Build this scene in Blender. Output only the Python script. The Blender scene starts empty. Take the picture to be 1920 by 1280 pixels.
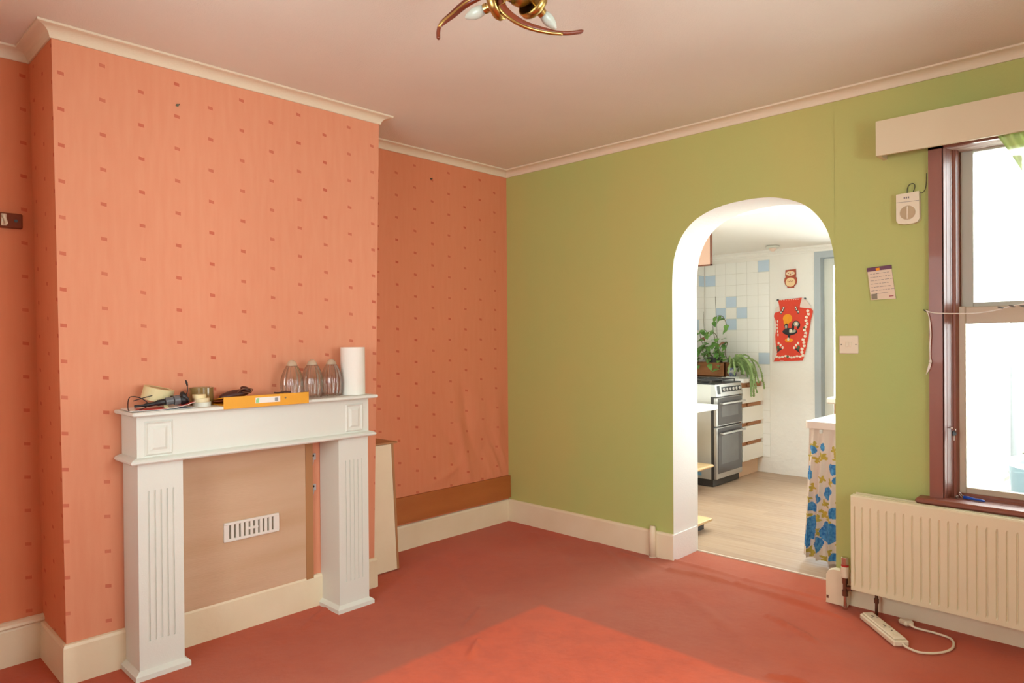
import bpy, math, random
from mathutils import Vector, Matrix, noise
random.seed(7)
PI = math.pi
scn = bpy.context.scene
COL = scn.collection

# ------------------------------------------------------------------ camera
cam_data = bpy.data.cameras.new('camera')
cam = bpy.data.objects.new('camera', cam_data)
COL.objects.link(cam)
scn.camera = cam
YAW, PITCH, ROLL, FPX = 0.7633, -0.00469, -0.00781, 1285.92
fw = Vector((-math.sin(YAW)*math.cos(PITCH), math.cos(YAW)*math.cos(PITCH), math.sin(PITCH)))
r0 = Vector((math.cos(YAW), math.sin(YAW), 0))
u0 = r0.cross(fw)
rt = r0*math.cos(ROLL) + u0*math.sin(ROLL)
up = u0*math.cos(ROLL) - r0*math.sin(ROLL)
M = Matrix((rt, up, -fw)).transposed().to_4x4()
M.translation = Vector((3.3568, -3.4628, 1.2759))
cam.matrix_world = M
cam_data.sensor_width = 36.0
cam_data.lens = FPX/1920*36.0
cam_data.clip_start = 0.02
cam_data.clip_end = 200

# ------------------------------------------------------------------ world, exposure
SKY = 12.0
w = bpy.data.worlds.new('world')
scn.world = w
w.use_nodes = True
bg = w.node_tree.nodes['Background']
bg.inputs[0].default_value = (0.885, 0.975, 1.0, 1)
bg.inputs[1].default_value = SKY
scn.view_settings.view_transform = 'Standard'
scn.view_settings.look = 'None'
scn.view_settings.gamma = 1
scn.view_settings.use_curve_mapping = False
scn.view_settings.exposure = 0.38
scn.cycles.use_denoising = True
scn.cycles.max_bounces = 10
scn.cycles.diffuse_bounces = 6
scn.cycles.transparent_max_bounces = 12
scn.cycles.transmission_bounces = 8
scn.cycles.sample_clamp_indirect = 8
scn.cycles.caustics_refractive = False
scn.cycles.caustics_reflective = False

def portal(name, loc, rot, sx, sy):          # guides sampling of the daylight through an opening
    l = bpy.data.lights.new(name, 'AREA'); l.shape = 'RECTANGLE'; l.size = sx; l.size_y = sy
    l.cycles.is_portal = True
    o = bpy.data.objects.new(name, l); COL.objects.link(o); o.location = loc; o.rotation_euler = rot
portal('daylight_rear_window', (3.28, 0.36, 1.33), (-PI/2, 0, 0), 1.24, 1.6)
portal('daylight_added_side_window', (4.36, -2.1, 1.5), (0, PI/2, 0), 1.3, 1.2)  # the side window is an added light source
portal('daylight_added_front_window', (2.2, -4.36, 1.5), (PI/2, 0, 0), 1.2, 1.2)  # the front window is added as fill
portal('daylight_added_kitchen_window', (2.62, .85, 1.42), (0, PI/2, 0), 1.0, .74)  # the kitchen window is added for its light
portal('daylight_added_rooflight', (1.22, .93, 2.56), (0, 0, 0), 1.75, .77)  # the rooflight is added, out of view
portal('daylight_kitchen_door', (1.55, 3.06, 1.0), (-PI/2, 0, 0), 0.84, 1.95)

# ------------------------------------------------------------------ materials
def lin(c):
    out = []
    for v in c[:3]:
        v /= 255
        out.append(v/12.92 if v <= .04045 else ((v+.055)/1.055)**2.4)
    return (*out, 1)
MATS = {}
class NT:
    def __init__(s, m): s.t = m.node_tree; s.n = s.t.nodes; s.l = s.t.links
    def new(s, k, **kw):
        n = s.n.new(k)
        for a, b in kw.items(): setattr(n, a, b)
        return n
    def link(s, a, b): s.l.new(a, b)
    def math(s, op, a, b=None, c=None):
        n = s.new('ShaderNodeMath', operation=op)
        for i, v in enumerate((a, b, c)):
            if v is None: continue
            if isinstance(v, (int, float)): n.inputs[i].default_value = v
            else: s.link(v, n.inputs[i])
        return n.outputs[0]
    def mix(s, f, a, b):
        n = s.new('ShaderNodeMix', data_type='RGBA')
        for i, v in ((0, f), (6, a), (7, b)):
            if isinstance(v, (int, float)): n.inputs[i].default_value = v
            elif isinstance(v, tuple): n.inputs[i].default_value = v
            else: s.link(v, n.inputs[i])
        return n.outputs[2]
    def noise(s, scale, detail=3, vec=None, out=0, rough=.5):
        n = s.new('ShaderNodeTexNoise'); n.inputs['Scale'].default_value = scale
        n.inputs['Detail'].default_value = detail; n.inputs['Roughness'].default_value = rough
        if vec is not None: s.link(vec, n.inputs['Vector'])
        return n.outputs[out]
    def ramp(s, f, lo, hi):
        n = s.new('ShaderNodeMapRange'); n.inputs[1].default_value = lo; n.inputs[2].default_value = hi
        s.link(f, n.inputs[0]); return n.outputs[0]

def mat(name, c, rough=.6, metal=0, c2=None, nscale=3.0, amt=.5, bump=0, bscale=80, spec=.5, stretch=None, bdist=.01, coat=0):
    if name in MATS: return MATS[name]
    m = bpy.data.materials.new(name); m.use_nodes = True; MATS[name] = m
    t = NT(m); b = t.n['Principled BSDF']
    b.inputs['Base Color'].default_value = lin(c)
    b.inputs['Roughness'].default_value = rough
    b.inputs['Metallic'].default_value = metal
    b.inputs['Specular IOR Level'].default_value = spec
    if coat: b.inputs['Coat Weight'].default_value = coat
    geo = t.new('ShaderNodeNewGeometry'); vec = geo.outputs['Position']
    if stretch:
        mp = t.new('ShaderNodeMapping'); mp.inputs['Scale'].default_value = stretch
        t.link(vec, mp.inputs['Vector']); vec = mp.outputs[0]
    if c2 is not None:
        f = t.ramp(t.noise(nscale, 4, vec), .5-amt/2, .5+amt/2)
        t.link(t.mix(f, lin(c), lin(c2)), b.inputs['Base Color'])
    if bump:
        bp = t.new('ShaderNodeBump'); bp.inputs['Strength'].default_value = bump; bp.inputs['Distance'].default_value = bdist
        t.link(t.noise(bscale, 3, vec), bp.inputs['Height']); t.link(bp.outputs[0], b.inputs['Normal'])
    return m

def wallpaper(name, y0, z0, c, c2, axis=1):
    m = bpy.data.materials.new(name); m.use_nodes = True
    t = NT(m); b = t.n['Principled BSDF']; b.inputs['Roughness'].default_value = .75
    b.inputs['Specular IOR Level'].default_value = .25
    geo = t.new('ShaderNodeNewGeometry'); sep = t.new('ShaderNodeSeparateXYZ'); t.link(geo.outputs['Position'], sep.inputs[0])
    A, B = .1385, .1345
    u = t.math('DIVIDE', t.math('SUBTRACT', sep.outputs[axis], y0), A)
    ui = t.math('ROUND', u)
    du = t.math('ABSOLUTE', t.math('MULTIPLY', t.math('SUBTRACT', u, ui), A))
    par = t.math('MULTIPLY', t.math('PINGPONG', ui, 1.0), .5)
    v = t.math('SUBTRACT', t.math('DIVIDE', t.math('SUBTRACT', sep.outputs[2], z0), B), par)
    dvs = t.math('MULTIPLY', t.math('SUBTRACT', v, t.math('ROUND', v)), B)
    # the two halves of a motif are slightly stepped
    dvs = t.math('ADD', dvs, t.math('MULTIPLY', t.math('SUBTRACT', u, ui), .02))
    dv = t.math('ABSOLUTE', dvs)
    inside = t.math('MULTIPLY', t.math('LESS_THAN', du, .0108), t.math('LESS_THAN', dv, .0068))
    worn = t.ramp(t.noise(6, 2), .3, .75)
    f = t.math('MULTIPLY', inside, t.math('ADD', t.math('MULTIPLY', worn, .3), .42))
    st = t.new('ShaderNodeMapping'); st.inputs['Scale'].default_value = (9, 9, 1.2); t.link(geo.outputs['Position'], st.inputs[0])
    n1 = t.ramp(t.noise(5, 4, st.outputs[0]), .3, .7)
    base = t.mix(t.math('MULTIPLY', n1, .6), lin(c), lin(c2))
    t.link(t.mix(f, base, lin((186, 62, 40))), b.inputs['Base Color'])
    wv = t.noise(900, 1, geo.outputs['Position'])
    bp = t.new('ShaderNodeBump'); bp.inputs['Strength'].default_value = .25; bp.inputs['Distance'].default_value = .002
    t.link(wv, bp.inputs['Height']); t.link(bp.outputs[0], b.inputs['Normal'])
    return m

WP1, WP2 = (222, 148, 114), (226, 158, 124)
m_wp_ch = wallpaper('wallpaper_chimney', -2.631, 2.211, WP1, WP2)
m_wp_al = wallpaper('wallpaper_alcove_shaded', -.813, 2.211, (218, 136, 98), (222, 144, 106))  # same paper, darker: the alcove's shade is put into its colour
m_wp_la = wallpaper('wallpaper_left_shaded', -2.821, 2.212, (216, 130, 90), (220, 138, 98))  # left alcove copy, its shade painted in likewise
m_wp_ret = wallpaper('wallpaper_return_shaded', .09, 2.24, (216, 130, 90), (220, 138, 98), axis=0)  # darker copy for the breast's sides, standing in for shade
m_green = mat('green_paint', (194, 184, 112), .7, c2=(174, 190, 116), nscale=1.3, amt=.5, bump=.25, bscale=160, spec=.3, stretch=(1, 1, .4), bdist=.003)
m_ceil = mat('ceiling_paint', (230, 225, 212), .9, c2=(225, 219, 206), nscale=2, bump=.5, bscale=160, spec=.2, bdist=.004)
m_cornice = mat('cornice_paint', (226, 212, 186), .6, bump=.1, bscale=60, spec=.3)
m_skirt = mat('skirting_paint', (236, 224, 194), .45, c2=(228, 212, 178), nscale=4, bump=.12, bscale=30)
m_white = mat('white_painted_mdf', (220, 222, 212), .5, bump=.05, bscale=200)
m_archw = mat('arch_white', (238, 236, 230), .6, bump=.12, bscale=140)
m_ply = mat('plywood', (196, 160, 124), .6, c2=(212, 182, 152), nscale=2.2, amt=.6, stretch=(1, .6, 5), bump=.08, bscale=40)
m_plyside = mat('plywood_strip', (176, 126, 80), .6, c2=(164, 116, 72), stretch=(2, 2, .5))
m_plastic = mat('white_plastic', (232, 228, 218), .35)
m_cream = mat('cream_plastic', (226, 214, 186), .4)
m_darkslot = mat('vent_dark', (128, 118, 98), .8)
m_board = mat('brown_board', (180, 106, 50), .5, c2=(166, 92, 40), stretch=(1, 1, 6), nscale=2, bump=.1, bscale=30)
m_mahog = mat('mahogany_paint', (146, 86, 66), .42, c2=(136, 76, 56), nscale=3, bump=.05, bscale=40, stretch=(4, 4, .5), coat=.1)
m_sash = mat('sash_paint', (196, 178, 152), .45, bump=.1, bscale=50)
m_soffit = mat('peeling_white', (226, 214, 206), .8, c2=(186, 160, 150), nscale=14, amt=.25, stretch=(1, 6, 1), bump=.4, bscale=60)
m_rad = mat('radiator_enamel', (226, 216, 180), .4, bump=.03, bscale=60)
m_pelmet = mat('pelmet_paint', (222, 208, 176), .6, c2=(216, 200, 166), nscale=3)
m_chrome = mat('chrome', (210, 205, 198), .15, metal=1)
m_brass = mat('brass', (188, 156, 92), .3, metal=1)
m_copper = mat('dull_copper', (120, 84, 62), .4, metal=.8)
m_red = mat('red_ring', (176, 42, 34), .4)
m_black = mat('black_plastic', (26, 25, 26), .4)
m_grey = mat('grey_plastic', (96, 96, 98), .4)
m_mast = mat('masking_tape', (222, 206, 158), .6, c2=(214, 198, 148), nscale=20)
m_parcel = mat('parcel_tape', (138, 112, 66), .18, c2=(120, 96, 52), nscale=10, coat=.4)
m_card = mat('cardboard', (178, 142, 98), .8)
m_orange = mat('binder_orange', (226, 158, 30), .5)
m_paper = mat('paper', (232, 226, 218), .7)
m_paperred = mat('paper_red', (200, 70, 60), .7)
m_paperblue = mat('paper_blue', (150, 160, 178), .7)
m_leather = mat('dark_brown_leather', (70, 34, 26), .4, bump=.2, bscale=120)
m_woodarm = mat('varnished_wood', (128, 52, 20), .35, coat=.1, c2=(100, 36, 12), nscale=12)
m_frost = mat('bulb_glass', (190, 196, 184), .2)
m_tile = mat('white_tile', (246, 246, 242), .18)
m_tileb = mat('blue_tile', (200, 220, 238), .18)
m_grout = mat('grout', (214, 212, 204), .8)
m_kplas = mat('kitchen_plaster', (244, 242, 236), .7, c2=(238, 236, 230), nscale=3, bump=.5, bscale=14, bdist=.01)
m_kceil = mat('kitchen_ceiling', (240, 236, 228), .8, bump=.2, bscale=20)
m_bluegrey = mat('blue_grey_frame', (176, 186, 192), .5)
m_steel = mat('steel', (196, 194, 190), .3, metal=.75)
m_side = mat('cooker_side', (206, 204, 196), .35, metal=.3, c2=(196, 192, 182), nscale=3)
m_ovenglass = mat('oven_glass', (84, 84, 86), .08, spec=.8)
m_ovenin = mat('oven_window', (120, 122, 124), .1, c2=(104, 106, 108), nscale=6, spec=.8)
m_char = mat('charcoal', (58, 56, 54), .5)
m_hob = mat('hob_black', (44, 42, 42), .3)
m_drawer = mat('drawer_white', (244, 242, 232), .35)
m_wood = mat('mid_wood', (186, 128, 82), .5, c2=(172, 114, 68), nscale=4, stretch=(3, 1, 8))
m_pale = mat('pale_wood', (226, 192, 142), .5, c2=(216, 180, 128), nscale=4, stretch=(6, 2, 2))
m_plinth = mat('pinkish_plinth', (226, 196, 166), .6)
m_worktop = mat('worktop_white', (240, 238, 232), .4)
m_pink = mat('cupboard_inside', (226, 186, 162), .6)
m_brown = mat('cupboard_edge', (118, 66, 42), .5)
m_terra = mat('trough_wood', (176, 116, 70), .6, c2=(156, 98, 56), nscale=5, stretch=(1, 1, 6))
m_soil = mat('soil', (58, 40, 32), .9)
m_leaf = mat('pothos_leaf', (126, 172, 84), .4, c2=(84, 140, 62), nscale=14)
m_leafb = mat('dry_leaf', (150, 104, 76), .6)
m_stem = mat('vine_stem', (92, 84, 50), .6)
m_cactus = mat('cactus_green', (152, 176, 116), .5, c2=(120, 152, 84), nscale=20)
m_potw = mat('pot_glaze', (230, 228, 222), .3, c2=(120, 132, 170), nscale=34, amt=.12)
m_towel = mat('towel_red', (226, 74, 52), .8, bump=.2, bscale=300)
m_towelb = mat('towel_back', (232, 214, 204), .8)
m_tw = mat('motif_white', (240, 224, 208), .8)
m_tb = mat('motif_black', (52, 50, 54), .8)
m_ty = mat('motif_yellow', (242, 158, 34), .8)
m_tg = mat('motif_green', (84, 104, 72), .8)
m_owlr = mat('owl_red', (176, 78, 50), .4)
m_owlc = mat('owl_cream', (240, 210, 160), .4)
m_cloth = mat('floral_ground', (222, 208, 190), .8)
m_cblue = mat('floral_blue', (40, 112, 176), .8, c2=(88, 160, 204), nscale=60, amt=.3)
m_cyel = mat('floral_yellow', (206, 172, 66), .8, c2=(172, 164, 70), nscale=30)
m_purple = mat('pad_header', (104, 62, 84), .6)
m_ink = mat('ink', (112, 104, 110), .8)
m_green_l = mat('label_green', (150, 204, 140), .6)
m_mark = mat('label_grey', (140, 140, 142), .6)
m_bluep = mat('blue_pen', (36, 88, 196), .3)
m_cord = mat('cord_white', (232, 226, 214), .6)
m_wire = mat('thin_wire', (78, 82, 60), .5)
m_ext = mat('exterior_render', (236, 234, 228), .8)
m_ground = mat('yard_concrete', (200, 196, 188), .9)
m_tub = mat('tub_blue', (76, 92, 98), .5)
m_pipe = mat('drainpipe_grey', (120, 122, 124), .6)
m_foil = mat('yard_grey', (122, 120, 110), .8)

def carpet_mat():
    m = bpy.data.materials.new('red_carpet'); m.use_nodes = True
    t = NT(m); b = t.n['Principled BSDF']; b.inputs['Roughness'].default_value = .95; b.inputs['Specular IOR Level'].default_value = .1
    geo = t.new('ShaderNodeNewGeometry'); sep = t.new('ShaderNodeSeparateXYZ'); t.link(geo.outputs['Position'], sep.inputs[0])
    x, y = sep.outputs[0], sep.outputs[1]
    n = t.noise(2.2, 4, geo.outputs['Position']); nf = t.noise(700, 2, geo.outputs['Position'])
    wob = t.math('MULTIPLY', t.math('SUBTRACT', t.noise(5, 3, geo.outputs['Position']), .5), .035)
    # unfaded rectangle where a rug used to lie
    fx = t.ramp(t.math('ADD', x, wob), 1.17, 1.20)
    fy = t.ramp(t.math('ADD', t.math('MULTIPLY', y, -1), wob), .985, 1.012)
    rug = t.math('MULTIPLY', fx, fy)
    worn = t.ramp(n, .35, .7)
    # the walkway towards the arch is worn and greyed
    walk = t.ramp(t.math('ABSOLUTE', t.math('SUBTRACT', x, 1.55)), 1.1, .35)
    base = t.mix(t.math('MULTIPLY', t.math('ADD', t.math('MULTIPLY', worn, .35), .55), walk), lin((200, 86, 46)), lin((184, 106, 80)))
    col = t.mix(rug, base, lin((228, 102, 62)))
    col = t.mix(t.math('MULTIPLY', t.ramp(nf, .3, .7), .25), col, lin((160, 62, 36)))
    col = t.mix(t.math('MULTIPLY', t.ramp(t.noise(9, 5, geo.outputs['Position'], rough=.7), .42, .75), .35), col, lin((168, 72, 46)))
    col = t.mix(t.math('MULTIPLY', t.ramp(t.noise(1.1, 3, geo.outputs['Position']), .5, .8), .4), col, lin((204, 128, 100)))
    t.link(col, b.inputs['Base Color'])
    bp = t.new('ShaderNodeBump'); bp.inputs['Strength'].default_value = .6; bp.inputs['Distance'].default_value = .004
    t.link(t.math('ADD', nf, t.math('MULTIPLY', t.noise(40, 3, geo.outputs['Position']), 1.2)), bp.inputs['Height']); t.link(bp.outputs[0], b.inputs['Normal'])
    b.inputs['Sheen Weight'].default_value = .15
    return m
m_carpet = carpet_mat()

def plank_mat():
    m = bpy.data.materials.new('laminate_planks'); m.use_nodes = True
    t = NT(m); b = t.n['Principled BSDF']; b.inputs['Roughness'].default_value = .42
    geo = t.new('ShaderNodeNewGeometry')
    br = t.new('ShaderNodeTexBrick'); br.offset = .37; br.squash = 1
    br.inputs['Scale'].default_value = 1; br.inputs['Brick Width'].default_value = 1.25; br.inputs['Row Height'].default_value = .12
    br.inputs['Mortar Size'].default_value = .0012; br.inputs['Color1'].default_value = lin((176, 144, 114)); br.inputs['Color2'].default_value = lin((160, 128, 100))
    br.inputs['Mortar'].default_value = lin((146, 118, 92))
    t.link(geo.outputs['Position'], br.inputs['Vector'])
    mp = t.new('ShaderNodeMapping'); mp.inputs['Scale'].default_value = (1.2, 16, 1); t.link(geo.outputs['Position'], mp.inputs[0])
    g = t.ramp(t.noise(2.5, 5, mp.outputs[0]), .3, .7)
    t.link(t.mix(t.math('MULTIPLY', g, .45), br.outputs[0], lin((198, 176, 152))), b.inputs['Base Color'])
    return m
m_plank = plank_mat()

def glass_pane():
    m = bpy.data.materials.new('window_glass'); m.use_nodes = True
    t = NT(m); t.n.remove(t.n['Principled BSDF'])
    a = t.new('ShaderNodeBsdfTransparent'); a.inputs[0].default_value = (.97, .98, .97, 1)
    g = t.new('ShaderNodeBsdfGlossy'); g.inputs['Roughness'].default_value = .02
    fr = t.new('ShaderNodeFresnel'); fr.inputs[0].default_value = 1.3
    mx = t.new('ShaderNodeMixShader'); t.link(fr.outputs[0], mx.inputs[0]); t.link(a.outputs[0], mx.inputs[1]); t.link(g.outputs[0], mx.inputs[2])
    t.link(mx.outputs[0], t.n['Material Output'].inputs[0])
    return m
m_glass = glass_pane()

def shade_glass():
    m = bpy.data.materials.new('cut_glass'); m.use_nodes = True
    t = NT(m); t.n.remove(t.n['Principled BSDF'])
    a = t.new('ShaderNodeBsdfTransparent'); a.inputs[0].default_value = (.97, .965, .95, 1)
    g = t.new('ShaderNodeBsdfGlossy'); g.inputs['Roughness'].default_value = .06
    geo = t.new('ShaderNodeNewGeometry')
    fr = t.new('ShaderNodeFresnel'); fr.inputs[0].default_value = 1.55
    mx = t.new('ShaderNodeMixShader')
    t.link(t.math('MINIMUM', t.math('ADD', t.math('MULTIPLY', fr.outputs[0], .55), .03), 1.0), mx.inputs[0]); t.link(a.outputs[0], mx.inputs[1]); t.link(g.outputs[0], mx.inputs[2])
    t.link(mx.outputs[0], t.n['Material Output'].inputs[0])
    return m
m_cutglass = shade_glass()

def sheer():
    m = bpy.data.materials.new('sheer_green'); m.use_nodes = True
    t = NT(m); t.n.remove(t.n['Principled BSDF'])
    a = t.new('ShaderNodeBsdfTransparent'); d = t.new('ShaderNodeBsdfDiffuse'); d.inputs[0].default_value = lin((190, 204, 130))
    tr = t.new('ShaderNodeBsdfTranslucent'); tr.inputs[0].default_value = lin((140, 152, 84))
    m1 = t.new('ShaderNodeMixShader'); m1.inputs[0].default_value = .4; t.link(d.outputs[0], m1.inputs[1]); t.link(tr.outputs[0], m1.inputs[2])
    m2 = t.new('ShaderNodeMixShader'); m2.inputs[0].default_value = .93; t.link(a.outputs[0], m2.inputs[1]); t.link(m1.outputs[0], m2.inputs[2])
    t.link(m2.outputs[0], t.n['Material Output'].inputs[0])
    return m
m_sheer = sheer()

# ------------------------------------------------------------------ mesh builder
def catmull(pts, n=6):
    P = [Vector(p) for p in pts]
    out = []
    for i in range(len(P)-1):
        a = P[max(i-1, 0)]; b = P[i]; c = P[i+1]; d = P[min(i+2, len(P)-1)]
        for k in range(n):
            s = k/n
            out.append(.5*((2*b)+(c-a)*s+(2*a-5*b+4*c-d)*s*s+(3*b-a-3*c+d)*s**3))
    out.append(P[-1]); return out

class MB:
    def __init__(s): s.v = []; s.f = []; s.m = []; s.sm = []
    def add(s, vs, fs, mi=0, smooth=False):
        o = len(s.v); s.v += [tuple(v) for v in vs]
        for f in fs: s.f.append(tuple(o+i for i in f)); s.m.append(mi); s.sm.append(smooth)
        return s
    def box(s, x0, x1, y0, y1, z0, z1, mi=0, mat=None, bev=0):
        if x1 < x0: x0, x1 = x1, x0
        if y1 < y0: y0, y1 = y1, y0
        if z1 < z0: z0, z1 = z1, z0
        if bev:
            b = min(bev, (x1-x0)/2.01, (y1-y0)/2.01, (z1-z0)/2.01)
            vs = []; idx = {}
            for ix, (xo, xi) in enumerate(((x0, x0+b), (x1, x1-b))):
                for iy, (yo, yi) in enumerate(((y0, y0+b), (y1, y1-b))):
                    for iz, (zo, zi) in enumerate(((z0, z0+b), (z1, z1-b))):
                        for k, p in enumerate(((xo, yi, zi), (xi, yo, zi), (xi, yi, zo))):
                            idx[ix, iy, iz, k] = len(vs); vs.append(p)
            fs = []
            for i in (0, 1):
                q = [(i, 0, 0, 0), (i, 1, 0, 0), (i, 1, 1, 0), (i, 0, 1, 0)]; fs.append([idx[t] for t in q])
                q = [(0, i, 0, 1), (1, i, 0, 1), (1, i, 1, 1), (0, i, 1, 1)]; fs.append([idx[t] for t in q])
                q = [(0, 0, i, 2), (1, 0, i, 2), (1, 1, i, 2), (0, 1, i, 2)]; fs.append([idx[t] for t in q])
            for i in (0, 1):
                for j in (0, 1):
                    fs.append([idx[i, j, 0, 0], idx[i, j, 1, 0], idx[i, j, 1, 1], idx[i, j, 0, 1]])
                    fs.append([idx[i, 0, j, 0], idx[i, 1, j, 0], idx[i, 1, j, 2], idx[i, 0, j, 2]])
                    fs.append([idx[0, i, j, 1], idx[1, i, j, 1], idx[1, i, j, 2], idx[0, i, j, 2]])
                    for k in (0, 1): fs.append([idx[i, j, k, 0], idx[i, j, k, 1], idx[i, j, k, 2]])
        else:
            vs = [(x, y, z) for x in (x0, x1) for y in (y0, y1) for z in (z0, z1)]
            fs = [(0, 1, 3, 2), (4, 6, 7, 5), (0, 4, 5, 1), (2, 3, 7, 6), (0, 2, 6, 4), (1, 5, 7, 3)]
        if mat is not None: vs = [mat @ Vector(v) for v in vs]
        return s.add(vs, fs, mi)
    def quad(s, a, b, c, d, mi=0): return s.add([a, b, c, d], [(0, 1, 2, 3)], mi)
    def prism(s, pts, to3, depth, mi=0, off=0):   # pts 2D, to3(u,v,d)->3D
        n = len(pts)
        vs = [to3(u, v, off) for u, v in pts] + [to3(u, v, off+depth) for u, v in pts]
        fs = [tuple(range(n)), tuple(range(2*n-1, n-1, -1))] + [(i, (i+1) % n, n+(i+1) % n, n+i) for i in range(n)]
        return s.add(vs, fs, mi)
    def lathe(s, prof, c=(0, 0, 0), axis=(0, 0, 1), n=32, mi=0, flute=0, nf=12, smooth=True, cap=False):
        ax = Vector(axis).normalized(); q = Vector((0, 0, 1)).rotation_difference(ax); c = Vector(c)
        vs = []; fs = []
        for r, z in prof:
            for k in range(n):
                a = 2*PI*k/n; rr = r*(1+flute*math.cos(nf*a))
                vs.append(c + q @ Vector((rr*math.cos(a), rr*math.sin(a), z)))
        for i in range(len(prof)-1):
            for k in range(n):
                fs.append((i*n+k, i*n+(k+1) % n, (i+1)*n+(k+1) % n, (i+1)*n+k))
        if cap:
            fs.append(tuple(range(n-1, -1, -1))); fs.append(tuple(range((len(prof)-1)*n, len(prof)*n)))
        return s.add(vs, fs, mi, smooth)
    def cyl(s, c, r, h, axis=(0, 0, 1), n=24, mi=0, bev=0.0):
        b = bev
        prof = [(r-b, 0), (r, b), (r, h-b), (r-b, h)] if b else [(r, 0), (r, h)]
        s.lathe(prof, c, axis, n, mi, smooth=False, cap=True); return s
    def tube(s, pts, r, n=8, mi=0, close=True):
        P = [Vector(p) for p in pts]; R = r if isinstance(r, (list, tuple)) else [r]*len(P)
        vs = []; t0 = (P[1]-P[0]).normalized()
        nrm = t0.orthogonal().normalized()
        for i, p in enumerate(P):
            t = (P[min(i+1, len(P)-1)]-P[max(i-1, 0)]).normalized()
            nrm = (nrm - t*nrm.dot(t)).normalized(); bn = t.cross(nrm)
            for k in range(n):
                a = 2*PI*k/n; vs.append(p+(nrm*math.cos(a)+bn*math.sin(a))*R[i])
        fs = [(i*n+k, i*n+(k+1) % n, (i+1)*n+(k+1) % n, (i+1)*n+k) for i in range(len(P)-1) for k in range(n)]
        if close: fs += [tuple(range(n-1, -1, -1)), tuple(range((len(P)-1)*n, len(P)*n))]
        return s.add(vs, fs, mi, True)
    def sweep(s, prof, path, left=True, mi=0):     # profile (out, z) swept along a plan path of (x, y[, ...]); out = to the left of travel
        n = len(path); P = [Vector(p[:2]) for p in path]; vs = []
        for i, p in enumerate(P):
            d1 = (P[i]-P[i-1]).normalized() if i else None
            d2 = (P[i+1]-P[i]).normalized() if i < n-1 else None
            d1 = d1 or d2; d2 = d2 or d1
            n1 = Vector((-d1.y, d1.x)); n2 = Vector((-d2.y, d2.x)); mt = (n1+n2)/max(1e-6, 1+n1.dot(n2))
            for o, z in prof: vs.append((p.x+mt.x*o, p.y+mt.y*o, z))
        k = len(prof); fs = []
        for i in range(n-1):
            for j in range(k): fs.append((i*k+j, (i+1)*k+j, (i+1)*k+(j+1) % k, i*k+(j+1) % k))
        fs.append(tuple(range(k))); fs.append(tuple(range((n-1)*k, n*k))[::-1])
        return s.add(vs, fs, mi)
    def build(s, name, mats, parent=None, **props):
        me = bpy.data.meshes.new(name); me.from_pydata(s.v, [], s.f)
        for m in (mats if isinstance(mats, (list, tuple)) else [mats]): me.materials.append(m)
        me.polygons.foreach_set('material_index', s.m); me.polygons.foreach_set('use_smooth', s.sm)
        import bmesh
        bm = bmesh.new(); bm.from_mesh(me)
        if not props.pop('nofix', False): bmesh.ops.recalc_face_normals(bm, faces=bm.faces)
        bm.to_mesh(me); bm.free(); me.update()
        o = bpy.data.objects.new(name, me); COL.objects.link(o)
        if parent is not None:
            o.parent = parent
            o.matrix_parent_inverse = Matrix.Translation(-Vector(parent.location)) if tuple(parent.rotation_euler) == (0, 0, 0) else Matrix()
        for k_, v_ in props.items(): o[k_] = v_
        return o

def struct(o): o['kind'] = 'structure'; return o
def tag(o, label, cat, group=None):
    o['label'] = label; o['category'] = cat
    if group: o['group'] = group
    return o
def empty(name, loc, label=None, cat=None, group=None, kind=None):
    o = bpy.data.objects.new(name, None); o.empty_display_size = .05; COL.objects.link(o); o.location = loc
    if label: tag(o, label, cat, group)
    if kind: o['kind'] = kind
    return o

# ------------------------------------------------------------------ room shell
H = 2.444
CT = dict(x=.3715, y0=-2.798, y1=-1.338)    # chimney breast at the cornice
CB = dict(x=.3854, y0=-2.772, y1=-1.404)    # and at the floor: it does not stand plumb
LX0, LX1 = .042, .027
YB, XR = -4.15, 4.1
TH = .282
def lerp(a, b, t): return a+(b-a)*t

# floor (carpet) with wrinkles
RID = [((1.38, -.16), (1.75, -.118), .012, .022), ((1.75, -.118), (2.30, -.19), .012, .024), ((1.29, .0), (1.75, -.02), .006, .02), ((1.75, -.02), (2.2, -.02), .006, .02),
       ((2.03, -.40), (2.17, -.46), .011, .018), ((2.17, -.46), (2.30, -.53), .009, .016), ((1.0, -1.22), (1.13, -1.47), .006, .022), ((1.24, -1.47), (1.34, -1.62), .008, .016),
       ((.36, -.14), (1.0, -.52), .004, .05), ((.27, -.88), (1.0, -1.22), .004, .06), ((1.0, -.08), (1.38, -.16), .005, .03), ((2.27, -.94), (2.42, -.90), .012, .016),
       ((.42, -1.66), (.60, -1.95), .005, .02), ((1.6, -.42), (2.05, -.70), .004, .05), ((.8, -.05), (1.35, -.40), .005, .04)]
def carpet_z(x, y):
    z = 0
    for (ax, ay), (bx, by), h, wd in RID:
        dx, dy = bx-ax, by-ay; L2 = dx*dx+dy*dy
        t = max(0, min(1, ((x-ax)*dx+(y-ay)*dy)/L2))
        d2 = (x-ax-t*dx)**2+(y-ay-t*dy)**2
        z += 2.1*h*math.exp(-d2/(2*(wd*.5)**2))*math.sin(PI*min(1, max(.25, t*.9+.05)))
    z += .0025*noise.noise(Vector((x*2.2, y*2.2, 3)))
    return z-.002
b = MB(); xs = [lerp(-.02, 2.9, i/244) for i in range(245)]+[3.1, 3.4, 3.7, XR]
ys = [YB, -3.8, -3.4, -3.0, -2.8]+[lerp(-2.6, 0, i/217) for i in range(218)]
nx, ny = len(xs), len(ys)
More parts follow.
